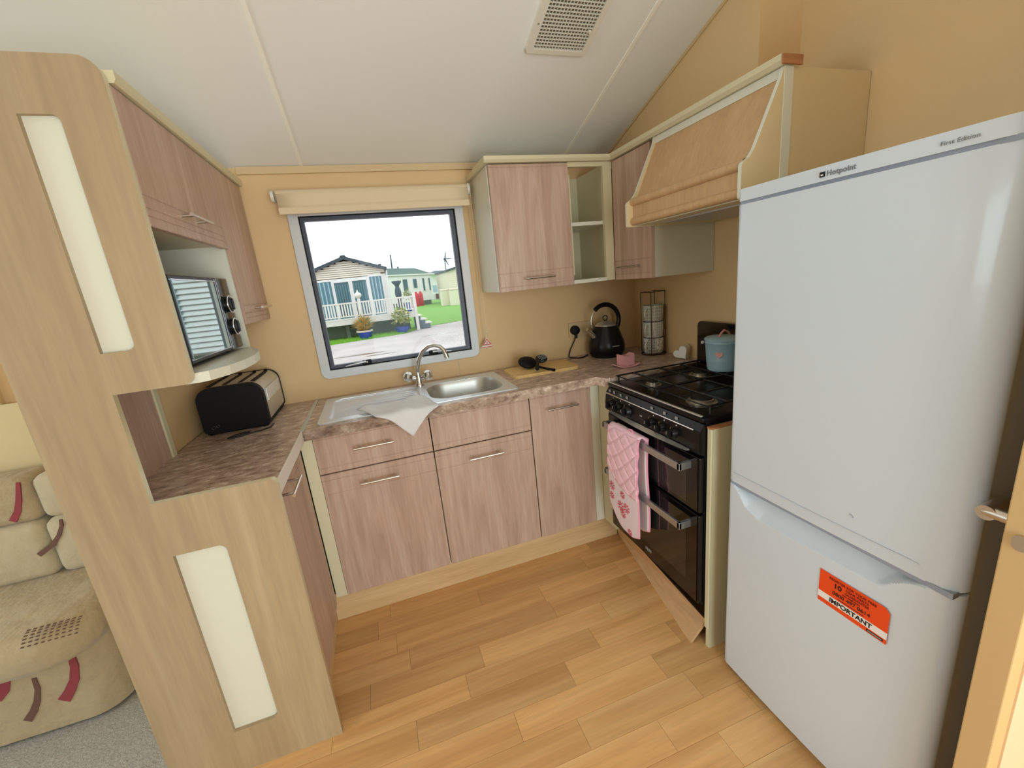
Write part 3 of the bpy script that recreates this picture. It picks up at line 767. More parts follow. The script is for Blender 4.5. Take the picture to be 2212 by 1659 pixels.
part('hanging_loop', T([(.733, -.81, .742), (.733, -.82, .752), (.734, -.835, .754), (.735, -.85, .742)], .004, 8), 'pink_edge', og, smooth=70)
def flower(u, v, r, up):
    bm = NB(); c0 = Vector(face_front(u, v))
    for k in range(9):
        a = 2*math.pi*k/9
        pts = [(c0.x-.0052, c0.y+r*(.18*math.cos(a)), c0.z+r*.18*math.sin(a)),
               (c0.x-.0052, c0.y+r*(.8*math.cos(a-.16)), c0.z+r*.8*math.sin(a-.16)),
               (c0.x-.0052, c0.y+r*math.cos(a), c0.z+r*math.sin(a)),
               (c0.x-.0052, c0.y+r*(.8*math.cos(a+.16)), c0.z+r*.8*math.sin(a+.16))]
        prism(bm, [(p[1], p[2]) for p in pts], 'x', c0.x-.0062, c0.x-.0046)
    part('printed_flower', bm, 'blossom', gf)
for u, v, r in ((.42, .77, .026), (.62, .74, .024), (.5, .83, .02), (.12, .7, .022), (.5, .63, .018), (.1, .84, .018), (.72, .97, .016)): flower(u, v, r, 0)

# ================================================================== FRIDGE FREEZER
fr = thing('fridge_freezer', 'white upright fridge freezer with orange sticker on its lower door', 'fridge', (1.05, -1.516, 0))
fy0, fy1, fx = -1.2505, -1.7825, .7935
part('body', B(.845, XR-.01, fy1+.008, fy0-.004, .02, 1.532, .004), 'fridge_side', fr)
part('foot', B(.86, .9, fy1+.03, fy1+.07, 0, .02), 'black_matt', fr); part('foot', B(.86, .9, fy0-.07, fy0-.03, 0, .02), 'black_matt', fr)
part('foot', B(1.25, 1.29, fy1+.03, fy1+.07, 0, .02), 'black_matt', fr); part('foot', B(1.25, 1.29, fy0-.07, fy0-.03, 0, .02), 'black_matt', fr)
def fprof(n=26):
    """closed plan loop of a door: far back, round front, near back"""
    pts = [(.838, fy0)]
    r1, r2 = .012, .056
    for k in range(7): a = R(90-90*k/6); pts.append((fx+.002+r1-r1*math.cos(R(90*k/6)-0) if False else fx+.002+r1*(1-math.sin(R(90*k/6))), fy0-r1*(1-math.cos(R(90*k/6)))))
    ya, yb = fy0-r1, fy1+r2
    for k in range(1, n):
        t = k/n; pts.append((fx+.002-.004*math.sin(math.pi*t), lerp(ya, yb, t)))
    for k in range(9): a = R(90*k/8); pts.append((fx+.002+r2*(1-math.cos(a))*.72, yb-r2*math.sin(a)))
    pts.append((.838, fy1))
    return pts
def fdoor(name, z0, z1, scoop=False, n=8):
    loop = fprof(96 if scoop else 26); bm = NB(); rows = []
    zs = [lerp(z0, z1, k/n) for k in range(n+1)] if not scoop else [z0+(.60-z0)*k/6 for k in range(6)]+[lerp(.60, z1, k/56) for k in range(57)]
    tab = [(-1.80, z1), (-1.735, z1), (-1.70, .690), (-1.66, .653), (-1.5, .646), (-1.364, .640), (-1.316, .658), (-1.285, .695), (-1.27, z1), (0, z1)]
    for z in zs:
        row = []
        for (x, y) in loop:
            e = .004 if z in (zs[0], zs[-1]) else 0
            d = e if x < .8 else 0
            if scoop:
                zc = interp(tab, y)
                if z > zc and x < .80: tt = min(1, (z-zc)/max(.001, .706-zc)); d += .036*(1-(1-tt)**2.2)*sst(0, .03, .706-zc+.01)
            row.append(bm.verts.new((x+d, y, z)))
        rows.append(row)
    for a, b_ in zip(rows[:-1], rows[1:]):
        for k in range(len(a)): bm.faces.new((a[k], a[(k+1) % len(a)], b_[(k+1) % len(a)], b_[k]))
    bm.faces.new(rows[0]); bm.faces.new(rows[-1])
    return part(name, bm, 'fridge_white', fr, smooth=40)
ud = fdoor('upper_door', .716, 1.498)
ld = fdoor('lower_door', .028, .708, True)
part('door_seal', B(.800, .842, fy1+.006, fy0-.004, .706, .718), 'fridge_grey', fr)
part('door_seal', B(.838, .846, fy1+.006, fy0-.004, .03, 1.5), 'fridge_grey', fr)
tcap = part('top_cap', PR([(x, y) for x, y in fprof()][:-1]+[(.85, fy1), (.85, fy0)], 'z', 1.5055, 1.535), 'fridge_white', fr, smooth=40)
part('cap_gap', B(.800, .85, fy1+.02, fy0-.006, 1.4975, 1.506), 'fridge_grey', fr)
part('lid_top', B(.85, XR-.012, fy1+.006, fy0-.004, 1.5315, 1.5345), 'fridge_white', fr)
part('moulding_line', T([(fx-.0005, lerp(fy0-.014, fy1+.03, t/10), .748+.003*math.sin(t)) for t in range(11)][:1]+[(fx+.0006, fy0-.02, .748), (fx-.0022, -1.52, .748), (fx+.002, fy1+.06, .748)], .0012, 6), 'fridge_white', ud, smooth=60)
XD_, ZD_ = (0, -1, 0), (0, 0, 1)
lg = part('logo_mark', B(fx-.0045, fx-.0008, -1.4765, -1.4665, 1.5135, 1.5235), 'ink_black', tcap)
part('logo_dot', B(fx-.005, fx-.0045, -1.474, -1.4695, 1.516, 1.5185), 'sticker_white', lg)
lettering('brand_lettering', 'Hotpoint', .0145, 'ink_grey', tcap, (fx-.0031, -1.480, 1.5138), XD_, ZD_, space=1.05, bold=.0002)
lettering('range_lettering', 'First Edition', .0095, 'ink_grey', tcap, (fx-.0014, -1.664, 1.5148), XD_, ZD_, space=1.05)
st = part('sticker', PR([(-1.543, .524), (-1.692, .524), (-1.692, .603), (-1.683, .613), (-1.543, .613)], 'x', fx-.0036, fx-.0031), 'sticker_orange', ld)
part('sticker_band', B(fx-.0040, fx-.0036, -1.692, -1.543, .536, .5535), 'sticker_white', st)
S = lambda n_, t, s, y, z, m, b_=0: lettering(n_, t, s, m, st, (fx-.0044, y, z), XD_, ZD_, 'CENTER', bold=b_)
S('sticker_text', 'IMPORTANT', .0165, -1.6165, .5392, 'ink_black', .0004)
S('sticker_text', 'REGISTER FOR YOUR FREE', .0086, -1.6165, .6005, 'ink_maroon')
S('sticker_text', '10', .0185, -1.586, .5835, 'ink_black', .0003)
S('sticker_text', 'YEAR PARTS', .0088, -1.628, .5915, 'ink_maroon')
S('sticker_text', 'GUARANTEE', .0088, -1.628, .5830, 'ink_maroon')
S('sticker_text', 'CALL FREE NOW', .0052, -1.6165, .5765, 'ink_maroon')
S('sticker_text', '0800 497 0614', .0135, -1.6165, .5645, 'ink_black')
part('sticker_small_print', B(fx-.0044, fx-.0036, -1.645, -1.588, .5578, .5592), 'ink_maroon', st)
part('sticker_logo', B(fx-.0040, fx-.0036, -1.686, -1.653, .5265, .533), 'ink_black', st)
part('sticker_logo', B(fx-.0044, fx-.0040, -1.6835, -1.6555, .5285, .531), 'symbol_grey', st)
part('scratch', T([(fx-.0022, -1.592, .789), (fx-.0022, -1.5965, .789), (fx-.0022, -1.6, .784)], .0008, 5), 'fridge_grey', ud)
# ================================================================== SMALL THINGS
# microwave
mw = thing('microwave', 'black microwave with mirrored door and round dials on the niche shelf', 'microwave', (-.74, -.64, 1.225))
part('body', B(-.868, -.64, -.845, -.425, 1.234, 1.474, .004), 'black_enamel', mw)
md_ = part('door', B(-.64, -.614, -.842, -.535, 1.236, 1.472, .003), 'black_enamel', mw)
part('door_glass', B(-.6145, -.6125, -.826, -.555, 1.25, 1.458), 'mw_glass', md_)
part('door_trim', B(-.616, -.6115, -.832, -.548, 1.4585, 1.462), 'chrome', md_); part('door_trim', B(-.616, -.6115, -.832, -.548, 1.246, 1.2495), 'chrome', md_)
cp = part('control_panel', B(-.64, -.614, -.533, -.427, 1.236, 1.472, .003), 'mw_dark', mw)
part('panel_edge', B(-.614, -.6122, -.533, -.529, 1.238, 1.47), 'chrome', cp)
for z in (1.385, 1.31):
    k = part('dial', L([(.026, 0), (.026, .010), (.022, .016), (0, .017)], (-.614, -.482, z), 24, 'x'), 'black_enamel', mw, smooth=40)
    part('dial_ring', T(arc((-.603, -.482, z), .0275, 0, 360, 24, 'yz')[:-1], .0022, 8, closed=True), 'chrome', k, smooth=60)
    part('dial_grip', B(-.602, -.592, -.485, -.479, z-.018, z+.018, .002), 'black_enamel', k)
for y in (-.80, -.47):
    for x in (-.83, -.66): part('foot', L([(.012, 0), (.012, .009), (0, .009)], (x, y, 1.225), 12), 'black_matt', mw)

mw.rotation_euler = (0, 0, R(-2.2))

# toaster
ts = thing('toaster', 'four slot toaster with black end and brushed steel body', 'toaster', (-.722, -.19, .9))
tp_ = rrect(-.834, -.608, .915, 1.083, (.015, .015, .05, .05), 7)
part('shell', PR(tp_, 'y', -.318, -.03), 'steel_brushed', ts, smooth=40)
part('end_cap', PR(rrect(-.836, -.606, .91, 1.085, (.015, .015, .05, .05), 7), 'y', -.342, -.318), 'black_matt', ts, smooth=40)
part('end_cap', PR(rrect(-.836, -.606, .91, 1.085, (.015, .015, .05, .05), 7), 'y', -.03, -.022), 'black_matt', ts, smooth=40)
part('base', B(-.828, -.614, -.338, -.026, .903, .915, .004), 'black_matt', ts)
for x in (-.80, -.745, -.69, -.645):
    sl = part('slot', B(x-.008, x+.008, -.29, -.07, 1.0815, 1.0845), 'black_matt', ts)
    part('slot_lever', B(x-.006, x+.006, -.075, -.06, 1.083, 1.092, .002), 'black_matt', sl)
pl = part('side_plate', B(-.608, -.6055, -.29, -.06, .995, 1.045, .001), 'steel', ts)
part('plate_edge', B(-.6055, -.604, -.29, -.06, .995, .9985), 'chrome', pl)
for x in (-.815, -.63):
    for y in (-.325, -.04): part('foot', L([(.01, 0), (.01, .004)], (x, y, .9), 10), 'black_matt', ts)
part('power_button', L([(.006, -.003), (.006, 0)], (-.80, -.342, .93), 10, 'y'), 'symbol_grey', ts)
part('power_button', L([(.005, -.003), (.005, 0)], (-.785, -.342, .935), 10, 'y'), 'symbol_grey', ts)
solo('power_cord', T([(-.60, -.33, .904), (-.602, -.375, .9035), (-.63, -.398, .9035), (-.665, -.408, .9035), (-.69, -.425, .9035), (-.725, -.44, .9035), (-.735, -.43, .9035), (-.72, -.405, .9035), (-.69, -.387, .9035), (-.668, -.395, .906), (-.668, -.41, .9085), (-.69, -.425, .9095), (-.715, -.436, .9095)], .0028, 8), 'cord_black',
     'thin black cord looped on the worktop in front of the toaster', 'cord', smooth=60)

# blind
bl = thing('roller_blind', 'cream roller blind rolled up above the kitchen window', 'blind', (-.035, -.05, 1.73))
part('roll', L([(.024, -.414), (.024, .414)], (-.033, -.05, 1.808), 24, 'x'), 'blind_fabric', bl, smooth=60)
bm = NB()
def bf(u, v):
    x = lerp(-.446, .378, u)
    y = -.0745+.002*math.sin(v*4); z = lerp(1.812, 1.733, v)
    return (x, y-(.004*sst(.62, .66, v)-.004*sst(.96, 1, v)), z)
grid(bm, 10, 26, bf)
part('fabric', bm, 'blind_fabric', bl, smooth=60, solid=.0012)
part('bottom_bar', PR(rrect(-.082, -.072, 1.729, 1.757, .004, 4), 'x', -.446, .378), 'blind_fabric', bl, smooth=50)
for x in (-.462, .384):
    br_ = part('bracket', L([(.026, -.006), (.027, 0), (.026, .006), (0, .006)] if x > 0 else [(0, -.006), (.022, -.006), (.022, .006)], (x, -.05, 1.808), 20, 'x'), 'plastic_white', bl, smooth=40)
    part('bracket_plate', B(x-.004, x+.004, -.05, -.001, 1.79, 1.828, .002), 'plastic_white', br_)
ch = thing('blind_chain', 'white beaded blind chain with triangular warning tag right of the window', 'chain', (.385, -.05, 1.04))
bm = NB()
def chain(y, x0, x1, z0, z1):
    n_ = int(abs(z1-z0)/.0085)
    for k in range(n_):
        t = k/n_; bmesh.ops.create_icosphere(bm, subdivisions=1, radius=.0021, matrix=Matrix.Translation((lerp(x0, x1, t), y, lerp(z0, z1, t))))
chain(-.075, .388, .392, 1.80, 1.115); chain(-.028, .386, .388, 1.80, 1.115)
part('beads', bm, 'plastic_white', ch, kind='stuff')
part('connector', T([(.3915, -.075, 1.118), (.391, -.052, 1.108), (.3885, -.03, 1.118)], .002, 6), 'plastic_white', ch)
part('cord_end', T([(.391, -.052, 1.108), (.391, -.052, 1.083)], .0012, 6), 'plastic_white', ch)
tg = part('warning_tag', PR([(.358, 1.035), (.424, 1.035), (.391, 1.088)], 'y', -.053, -.051), 'tag_paper', ch)
part('tag_triangle', PR([(.3655, 1.048), (.4165, 1.048), (.391, 1.083)], 'y', -.0535, -.053), 'tag_red', tg)
part('tag_inner', PR([(.3765, 1.0535), (.4055, 1.0535), (.391, 1.0745)], 'y', -.054, -.0535), 'plastic_white', tg)
part('tag_figure', PR([(.387, 1.055), (.395, 1.055), (.3925, 1.067), (.3895, 1.067)], 'y', -.0545, -.054), 'tag_red', tg)
part('tag_edge', B(.361, .421, -.0535, -.053, 1.0365, 1.041), 'tag_red', tg)

# ceiling vent
def cz(x, y, d=0): return (x, y, CEIL(y)-d)
vt = thing('ceiling_vent', 'white plastic ceiling vent with square mesh grille', 'vent', cz(.62, -.76))
nv = Vector((0, -SL, -1)).normalized(); yv = Vector((0, -1, SL)).normalized()
def vpt(x, s, d): p = Vector(cz(0, -.600))+yv*s+nv*d; return (x, p.y, p.z)
def vbox(bm, x0, x1, s0, s1, d0, d1):
    vv = [bm.verts.new(vpt(x, s, d)) for x in (x0, x1) for s in (s0, s1) for d in (d0, d1)]
    for f in ((0, 1, 3, 2), (4, 6, 7, 5), (0, 4, 5, 1), (2, 3, 7, 6), (0, 2, 6, 4), (1, 5, 7, 3)): bm.faces.new([vv[i] for i in f])
def vplate(outer, inner, d0, d1):
    bm = NB(); n_ = len(outer)
    lo = [[bm.verts.new(vpt(p[0], p[1], d)) for p in ring] for ring, d in ((outer, d0), (outer, d1), (inner, d1), (inner, d0))]
    for a, b_ in zip(lo[:-1], lo[1:]):
        for k in range(n_): bm.faces.new((a[k], a[(k+1) % n_], b_[(k+1) % n_], b_[k]))
    return bm
part('vent_frame', vplate(rrect(.505, .738, 0, .262, .016, 5), rrect(.531, .718, .017, .24, .003, 5), 0, .011), 'vent_white', vt)
bm = NB(); vbox(bm, .53, .719, .016, .241, .0004, .0015); part('vent_back', bm, 'vent_dark', vt)
bm = NB()
for k in range(1, 16): x = .531+.187*k/16; vbox(bm, x-.0009, x+.0009, .017, .24, .003, .0085)
for k in range(1, 18): s = .017+.223*k/18; vbox(bm, .531, .718, s-.0009, s+.0009, .0035, .008)
part('grille', bm, 'vent_white', vt)
p = vpt(.518, .11, .011); bm = NB(); tube(bm, [p, (p[0], p[1]+nv.y*.001, p[2]+nv.z*.001)], .003, 10); part('screw', bm, 'vent_dark', vt)
bm = NB(); p = vpt(.712, .095, .009); tube(bm, [p, (p[0], p[1]+nv.y*.005, p[2]+nv.z*.005)], .006, 10); part('catch', bm, 'vent_white', vt)

# chopping board and utensils
bm = PR(rrect(.448, .80, -.30, -.095, .03, 6), 'z', .9, .914)
solo('chopping_board', bm, 'board_wood', 'pale wooden chopping board on the worktop right of the sink', 'chopping board', smooth=30)
ld_ = thing('ladle', 'black solid serving spoon lying across the chopping board', 'utensil', (.58, -.2, .914))
def ellip(c0, ax, ay, az, tilt=0, rot=0):
    bm = NB(); bmesh.ops.create_uvsphere(bm, u_segments=22, v_segments=12, radius=1)
    Mx = Matrix.Translation(c0) @ Matrix.Rotation(rot, 4, 'Z') @ Matrix.Rotation(tilt, 4, 'X') @ Matrix.Diagonal((ax, ay, az, 1))
    bmesh.ops.transform(bm, matrix=Mx, verts=bm.verts); return bm
part('spoon_bowl', ellip((.565, -.165, .945), .05, .046, .020, R(28), R(10)), 'black_matt', ld_, smooth=180)
part('spoon_handle', T([(.59, -.195, .93), (.615, -.255, .924), (.645, -.325, .92)], [.006, .0055, .0075], 8), 'black_matt', ld_, smooth=60)
st_ = thing('strainer_spoon', 'black slotted strainer spoon crossing the serving spoon on the chopping board', 'utensil', (.63, -.15, .914))
part('strainer_bowl', ellip((.655, -.135, .946), .033, .032, .014, R(30), R(-20)), 'black_iron', st_, smooth=180)
bm = NB()
for i in range(-2, 3):
    for j in range(-2, 3):
        if abs(i)+abs(j) < 4: box(bm, .655+i*.0095-.0025, .655+i*.0095+.0025, -.149+j*.008-.002, -.149+j*.008+.002, .9515+j*.004+.0045, .9525+j*.004+.0065)
part('slots', bm, 'symbol_grey', st_)
part('spoon_handle', T([(.634, -.162, .94), (.60, -.22, .942), (.578, -.27, .938), (.565, -.30, .934)], [.005, .006, .010, .009], 8), 'black_matt', st_, smooth=60)

# kettle
kx_, ky_ = 1.058, -.118
kt = thing('kettle', 'black pyramid kettle with chrome spout and arched handle', 'kettle', (kx_, ky_, .9))
part('power_base', L([(.082, 0), (.084, .006), (.082, .014), (0, .014)], (kx_, ky_, .9), 32), 'black_matt', kt, smooth=40)
part('body', L([(.082, .014), (.094, .018), (.100, .035), (.101, .06), (.096, .085), (.084, .115), (.073, .145), (.067, .165), (.064, .17)], (kx_, ky_, .9), 36), 'black_enamel', kt, smooth=50)
ld2 = part('lid', L([(.060, .168), (.058, .174), (.045, .184), (.025, .192), (.006, .196), (0, .196)], (kx_, ky_, .9), 32), 'steel_brushed', kt, smooth=60)
part('lid_ring', T([(kx_+.0135*math.cos(a), ky_, 1.111+.0135*math.sin(a)) for a in [2*math.pi*k/18 for k in range(18)]], .0028, 8, closed=True), 'black_iron', ld2, smooth=60)
hp = [(kx_-.004+.086*math.cos(R(a)), ky_-.004, 1.098+.086*math.sin(R(a))) for a in range(-34, 142, 8)]
part('handle_grip', T(hp, [.0125]*len(hp), 12), 'black_enamel', kt, smooth=60)
hp = [(kx_-.004+.086*math.cos(R(a)), ky_-.004, 1.098+.086*math.sin(R(a))) for a in range(138, 208, 7)]
part('handle_wire', T(hp, .0032, 8), 'chrome', kt, smooth=60)
part('spout', T([(kx_-.076, ky_-.01, 1.02), (kx_-.098, ky_-.012, 1.045), (kx_-.122, ky_-.014, 1.064)], [.017, .0125, .009], 14), 'chrome', kt, smooth=60)
part('badge', B(kx_-.02, kx_+.02, ky_-.1005, ky_-.0985, .963, .9675), 'symbol_grey', kt)
part('power_cord', T([(.918, -.038, 1.03), (.905, -.022, .985), (.885, -.014, .945), (.87, -.02, .91), (.872, -.03, .9035), (.9, -.08, .9035), (.935, -.075, .9035), (.985, -.03, .9035)], .0034, 8), 'cord_black', kt, smooth=60, label='black kettle cord running up to the plug')
sc_ = thing('wall_socket', 'cream double wall socket above the worktop beside the kettle', 'socket', (.965, 0, 1.05))
part('plate', PR(rrect(.885, 1.032, 1.01, 1.094, .006, 4), 'y', -.010, 0), 'plastic_cream', sc_)
for x in (.975, .998): part('switch', B(x-.005, x+.005, -.0125, -.010, 1.058, 1.075, .001), 'plastic_cream', sc_)
pg = thing('plug', 'black round plug pushed into the wall socket', 'plug', (.918, -.02, 1.05))
part('plug_body', L([(.026, 0), (.027, -.012), (.024, -.024), (.014, -.030), (0, -.030)], (.918, -.0115, 1.053), 20, 'y'), 'black_matt', pg, smooth=40)
part('cord_grip', T([(.918, -.03, 1.035), (.919, -.034, 1.022), (.918, -.036, 1.008)], [.008, .006, .005], 8), 'black_matt', pg, smooth=60)

# mug rack with three mugs
mx_, my_ = 1.262, -.262
mr_ = thing('mug_rack', 'dark wire rack holding a stack of three mugs', 'rack', (mx_, my_, .9))
part('base_ring', T(arc((mx_, my_, .9035), .062, 0, 360, 28, 'xy')[:-1], .003, 8, closed=True), 'copper_wire', mr_, smooth=60)
for a in (45, 135, 225, 315):
    x, y = mx_+.061*math.cos(R(a)), my_+.061*math.sin(R(a))
    part('upright', T([(x, y, .9035), (x, y, 1.232)], .0022, 8), 'copper_wire', mr_, smooth=60)
part('top_loop', T([(mx_+.061*math.cos(R(a)), my_+.061*math.sin(R(a)), 1.232) for a in (45, 135, 225, 315)], .0024, 8, closed=True), 'copper_wire', mr_, smooth=60)
names = ['pale grey mug with star pattern, lowest of the stack in the rack', 'pale grey mug with fine ornate pattern, middle of the stack in the rack', 'pale grey mug with lattice pattern, topmost of the stack in the rack']
for k in range(3):
    z = .9075+.086*k
    mg = thing('mug', names[k], 'mug', (mx_, my_, z), 'stacked mugs')
    part('cup', L([(0, .001), (.046, 0), (.0495, .004), (.052, .03), (.0535, .083), (.051, .083), (.049, .03), (.045, .008), (0, .006)], (mx_, my_, z), 32), ('mug_star', 'mug_ornate', 'mug_lattice')[k], mg, smooth=40)
    part('handle', T([(mx_-.046-.026*math.sin(R(a))*1.0, my_-.020-.01*math.sin(R(a)), z+.044+.026*math.cos(R(a))) for a in range(10, 171, 16)], .0038, 8), 'white_glaze', mg, smooth=60)

# heart box, butter dish, tin
def heart(s, n=28):
    pts = []
    for k in range(n):
        t = 2*math.pi*k/n
        pts.append((s*16*math.sin(t)**3/17, s*(13*math.cos(t)-5*math.cos(2*t)-2*math.cos(3*t)-math.cos(4*t))/17))
    return pts
def heart_prism(bm, s, depth, Mx):
    h = heart(s); a = [bm.verts.new(Mx @ Vector((p[0], 0, p[1]))) for p in h]; b_ = [bm.verts.new(Mx @ Vector((p[0], depth, p[1]))) for p in h]
    bm.faces.new(a); bm.faces.new(b_)
    for k in range(len(h)): bm.faces.new((a[k], a[(k+1) % len(h)], b_[(k+1) % len(h)], b_[k]))
    return bm
ht = thing('heart_ornament', 'white glazed heart shaped ornament standing beside the hob', 'ornament', (1.245, -.44, .9))
Mx = Matrix.Translation((1.256, -.485, .9335)) @ Matrix.Rotation(R(-58), 4, 'Z') @ Matrix.Rotation(R(-38), 4, 'Y')
part('heart_body', heart_prism(NB(), .038, .058, Mx), 'white_glaze', ht, smooth=50)
Mx2 = Mx @ Matrix.Translation((0, -.0012, 0))
part('heart_front', heart_prism(NB(), .031, .002, Mx2), 'white_glaze', ht, smooth=50)

bd = thing('butter_dish', 'glossy pink butter dish with concave topped lid', 'butter dish', (.985, -.415, .9))
bm = NB()
grid(bm, 12, 6, lambda u, v: (lerp(.925, 1.045, u), lerp(-.455, -.385, v), .9035+.011*abs(2*u-1)**3))
part('plate', bm, 'pink_glaze', bd, smooth=60, solid=.005)
part('plate_foot', B(.95, 1.02, -.445, -.395, .9, .9035), 'pink_glaze', bd)
lidp = [(.948, .907), (1.018, .907), (1.0195, .966)] + [(lerp(1.0195, .9465, t), .966-.016*math.sin(math.pi*t)) for t in (.15, .3, .45, .6, .75, .88)] + [(.9465, .966)]
bm = PR(lidp, 'y', -.447, -.397); bmesh.ops.bevel(bm, geom=list(bm.edges), offset=.003, segments=2, affect='EDGES')
part('lid', bm, 'pink_glaze', bd, smooth=50)

tn = thing('storage_tin', 'pale blue storage tin with pink heart standing on the hob', 'tin', (1.20, -.80, .918))
part('tin_body', L([(0, .0), (.057, 0), (.058, .004), (.0605, .012), (.0595, .016), (.0615, .022), (.0605, .026), (.0625, .032), (.0615, .036), (.0635, .042), (.0625, .046), (.068, .112), (.0705, .116), (.069, .120), (.0695, .126)], (1.205, -.80, .918), 40), 'tin_blue', tn, smooth=50)
lid_ = part('tin_lid', L([(.071, .124), (.072, .130), (.066, .136), (.03, .142), (0, .143)], (1.205, -.80, .918), 40), 'tin_blue', tn, smooth=50)
part('lid_handle', T([(1.17, -.815, 1.058), (1.182, -.812, 1.072), (1.205, -.805, 1.082), (1.23, -.798, 1.072), (1.245, -.795, 1.058)], .0042, 8), 'tin_pink', lid_, smooth=60)
Mx = Matrix.Translation((1.205+.0668*math.cos(R(214)), -.80+.0668*math.sin(R(214)), .99)) @ Matrix.Rotation(R(214+90), 4, 'Z')
part('printed_heart', heart_prism(NB(), .0155, .002, Mx), 'tin_pink', tn)

# ================================================================== SOFA IN THE LOUNGE
sf = thing('sofa', 'cream patterned corner sofa with red and brown curved motifs in the lounge', 'sofa', (-2.2, -.32, 0))
XS = -1.235
base = rrect(-3.5, XS, -.555, -.045, (.02, .10, .03, .02), 8)
part('base', PR(base, 'z', .012, .30), 'sofa_fabric', sf, smooth=50)
bm = NB(); rows = []
for k in range(13):
    t = -1+2*k/12; ins = .055*(1-math.sqrt(max(0, 1-abs(t)**3)))+.0
    ol = rrect(-3.5+ins, XS+.012-ins, -.655+ins+.02*(1-t)*.5, -.10-ins, (.05, .13-ins*.5, .04, .05), 6)
    rows.append([bm.verts.new((x, y, .355+.075*t)) for x, y in ol])
for a, b_ in zip(rows[:-1], rows[1:]):
    for k in range(len(a)): bm.faces.new((a[k], a[(k+1) % len(a)], b_[(k+1) % len(a)], b_[k]))
bm.faces.new(rows[0]); bm.faces.new(rows[-1])
part('seat_cushion', bm, 'sofa_fabric', sf, smooth=60)
for k, (x0, x1) in enumerate(((-1.475, XS-.005), (-2.05, -1.48), (-2.65, -2.055), (-3.25, -2.655))):
    part('back_cushion', B(x0, x1, -.245, -.05, .425, .66, .035, 3), 'sofa_light', sf, smooth=80)
    part('head_cushion', B(x0, x1, -.225, -.045, .655, .835, .035, 3), 'sofa_light' if k == 0 else 'sofa_fabric', sf, smooth=80)
def motif(pts, w, m, plane_y):
    bm = NB(); n_ = len(pts); a = []; b_ = []
    for k, (x, z) in enumerate(pts):
        x2, z2 = pts[min(k+1, n_-1)]; x1, z1 = pts[max(k-1, 0)]; d = Vector((x2-x1, z2-z1)).normalized(); t = k/(n_-1); ww = w*(.55+.6*t)
        a.append((x-d.y*ww, z+d.x*ww)); b_.append((x+d.y*ww, z-d.x*ww))
    prism(bm, a+b_[::-1], 'y', plane_y-.002, plane_y+.004); part('fabric_motif', bm, m, sf)
motif([(-1.318, .285), (-1.322, .235), (-1.336, .185), (-1.36, .145), (-1.385, .115)], .016, 'motif_red', -.556)
motif([(-1.432, .235), (-1.435, .19), (-1.45, .145), (-1.47, .11), (-1.495, .08)], .011, 'motif_brown', -.556)
motif([(-1.52, .29), (-1.50, .255), (-1.515, .225), (-1.545, .20)], .018, 'motif_red', -.556)
motif([(-1.496, .825), (-1.505, .79), (-1.515, .755), (-1.53, .715), (-1.555, .68)], .010, 'motif_red', -.227)
motif([(-1.408, .655), (-1.412, .63), (-1.43, .595), (-1.46, .56), (-1.51, .532)], .008, 'motif_brown', -.247)
bm = NB()
for i in range(6):
    for j in range(9): box(bm, -1.375+.017*j+.003*i, -1.367+.017*j+.003*i, -.585-.012*i, -.58-.012*i, .4305-.0012*i*i*.6, .4325-.0012*i*i*.6)
part('fabric_motif', bm, 'motif_brown', sf)
# ================================================================== OUTDOORS
G = -.65
struct('ground_track', B(-60, 60, .3, 90, G-.4, G-.02), 'gravel')
def lawn(name, pts, label):
    bm = PR(pts, 'z', G-.03, G); o = part(name, bm, 'grass', None); return tag(o, label, 'grass', kind='stuff')
lawn('lawn', [(2.0, 20.2), (4.6, 21.2), (6.2, 23.5), (30, 30), (30, 75), (-8, 75), (-8, 26), (1.5, 26)], 'bright green lawn stretching between the caravans beyond the track')
lawn('grass_verge', [(-7, 16.8), (-2.2, 17.4), (1.1, 18.2), (1.98, 20.1), (1.48, 25.9), (-7, 25.9)], 'strip of green grass verge under the white deck')
bm = NB(); rnd = random.Random(3)
for k in range(2600):
    x = rnd.uniform(-4.0, 2.0); y = interp([(-7, 16.8), (-2.2, 17.4), (1.1, 18.2), (2.3, 20.0)], x)+rnd.random()**2*1.2+.05
    h = rnd.uniform(.04, .11); a = rnd.uniform(0, 6.3); w = .012
    vv = [bm.verts.new((x-w*math.cos(a), y-w*math.sin(a), G)), bm.verts.new((x+w*math.cos(a), y+w*math.sin(a), G)), bm.verts.new((x+rnd.uniform(-.03, .03), y, G+h))]; bm.faces.new(vv)
tag(part('grass_tufts', bm, 'grass_blade', None), 'short bright grass blades along the track edge', 'grass', kind='stuff')
for (x, y, a, b_) in ((-.9, 13.0, .9, .16), (-.2, 12.4, .5, .1), (2.3, 16.0, .7, .12)):
    bm = NB(); prism(bm, [(x+a*math.cos(2*math.pi*k/18)*(1+.2*math.sin(k*2)), y+b_*math.sin(2*math.pi*k/18)) for k in range(18)], 'z', G-.021, G-.018)
    solo('puddle', bm, 'puddle', {(-.9, 13.0): 'long brown puddle in the track in front of the left plant pot', (-.2, 12.4): 'small puddle nearest the window on the track', (2.3, 16.0): 'shallow puddle on the right of the track'}[(x, y)], 'puddle', 'puddles on the track')

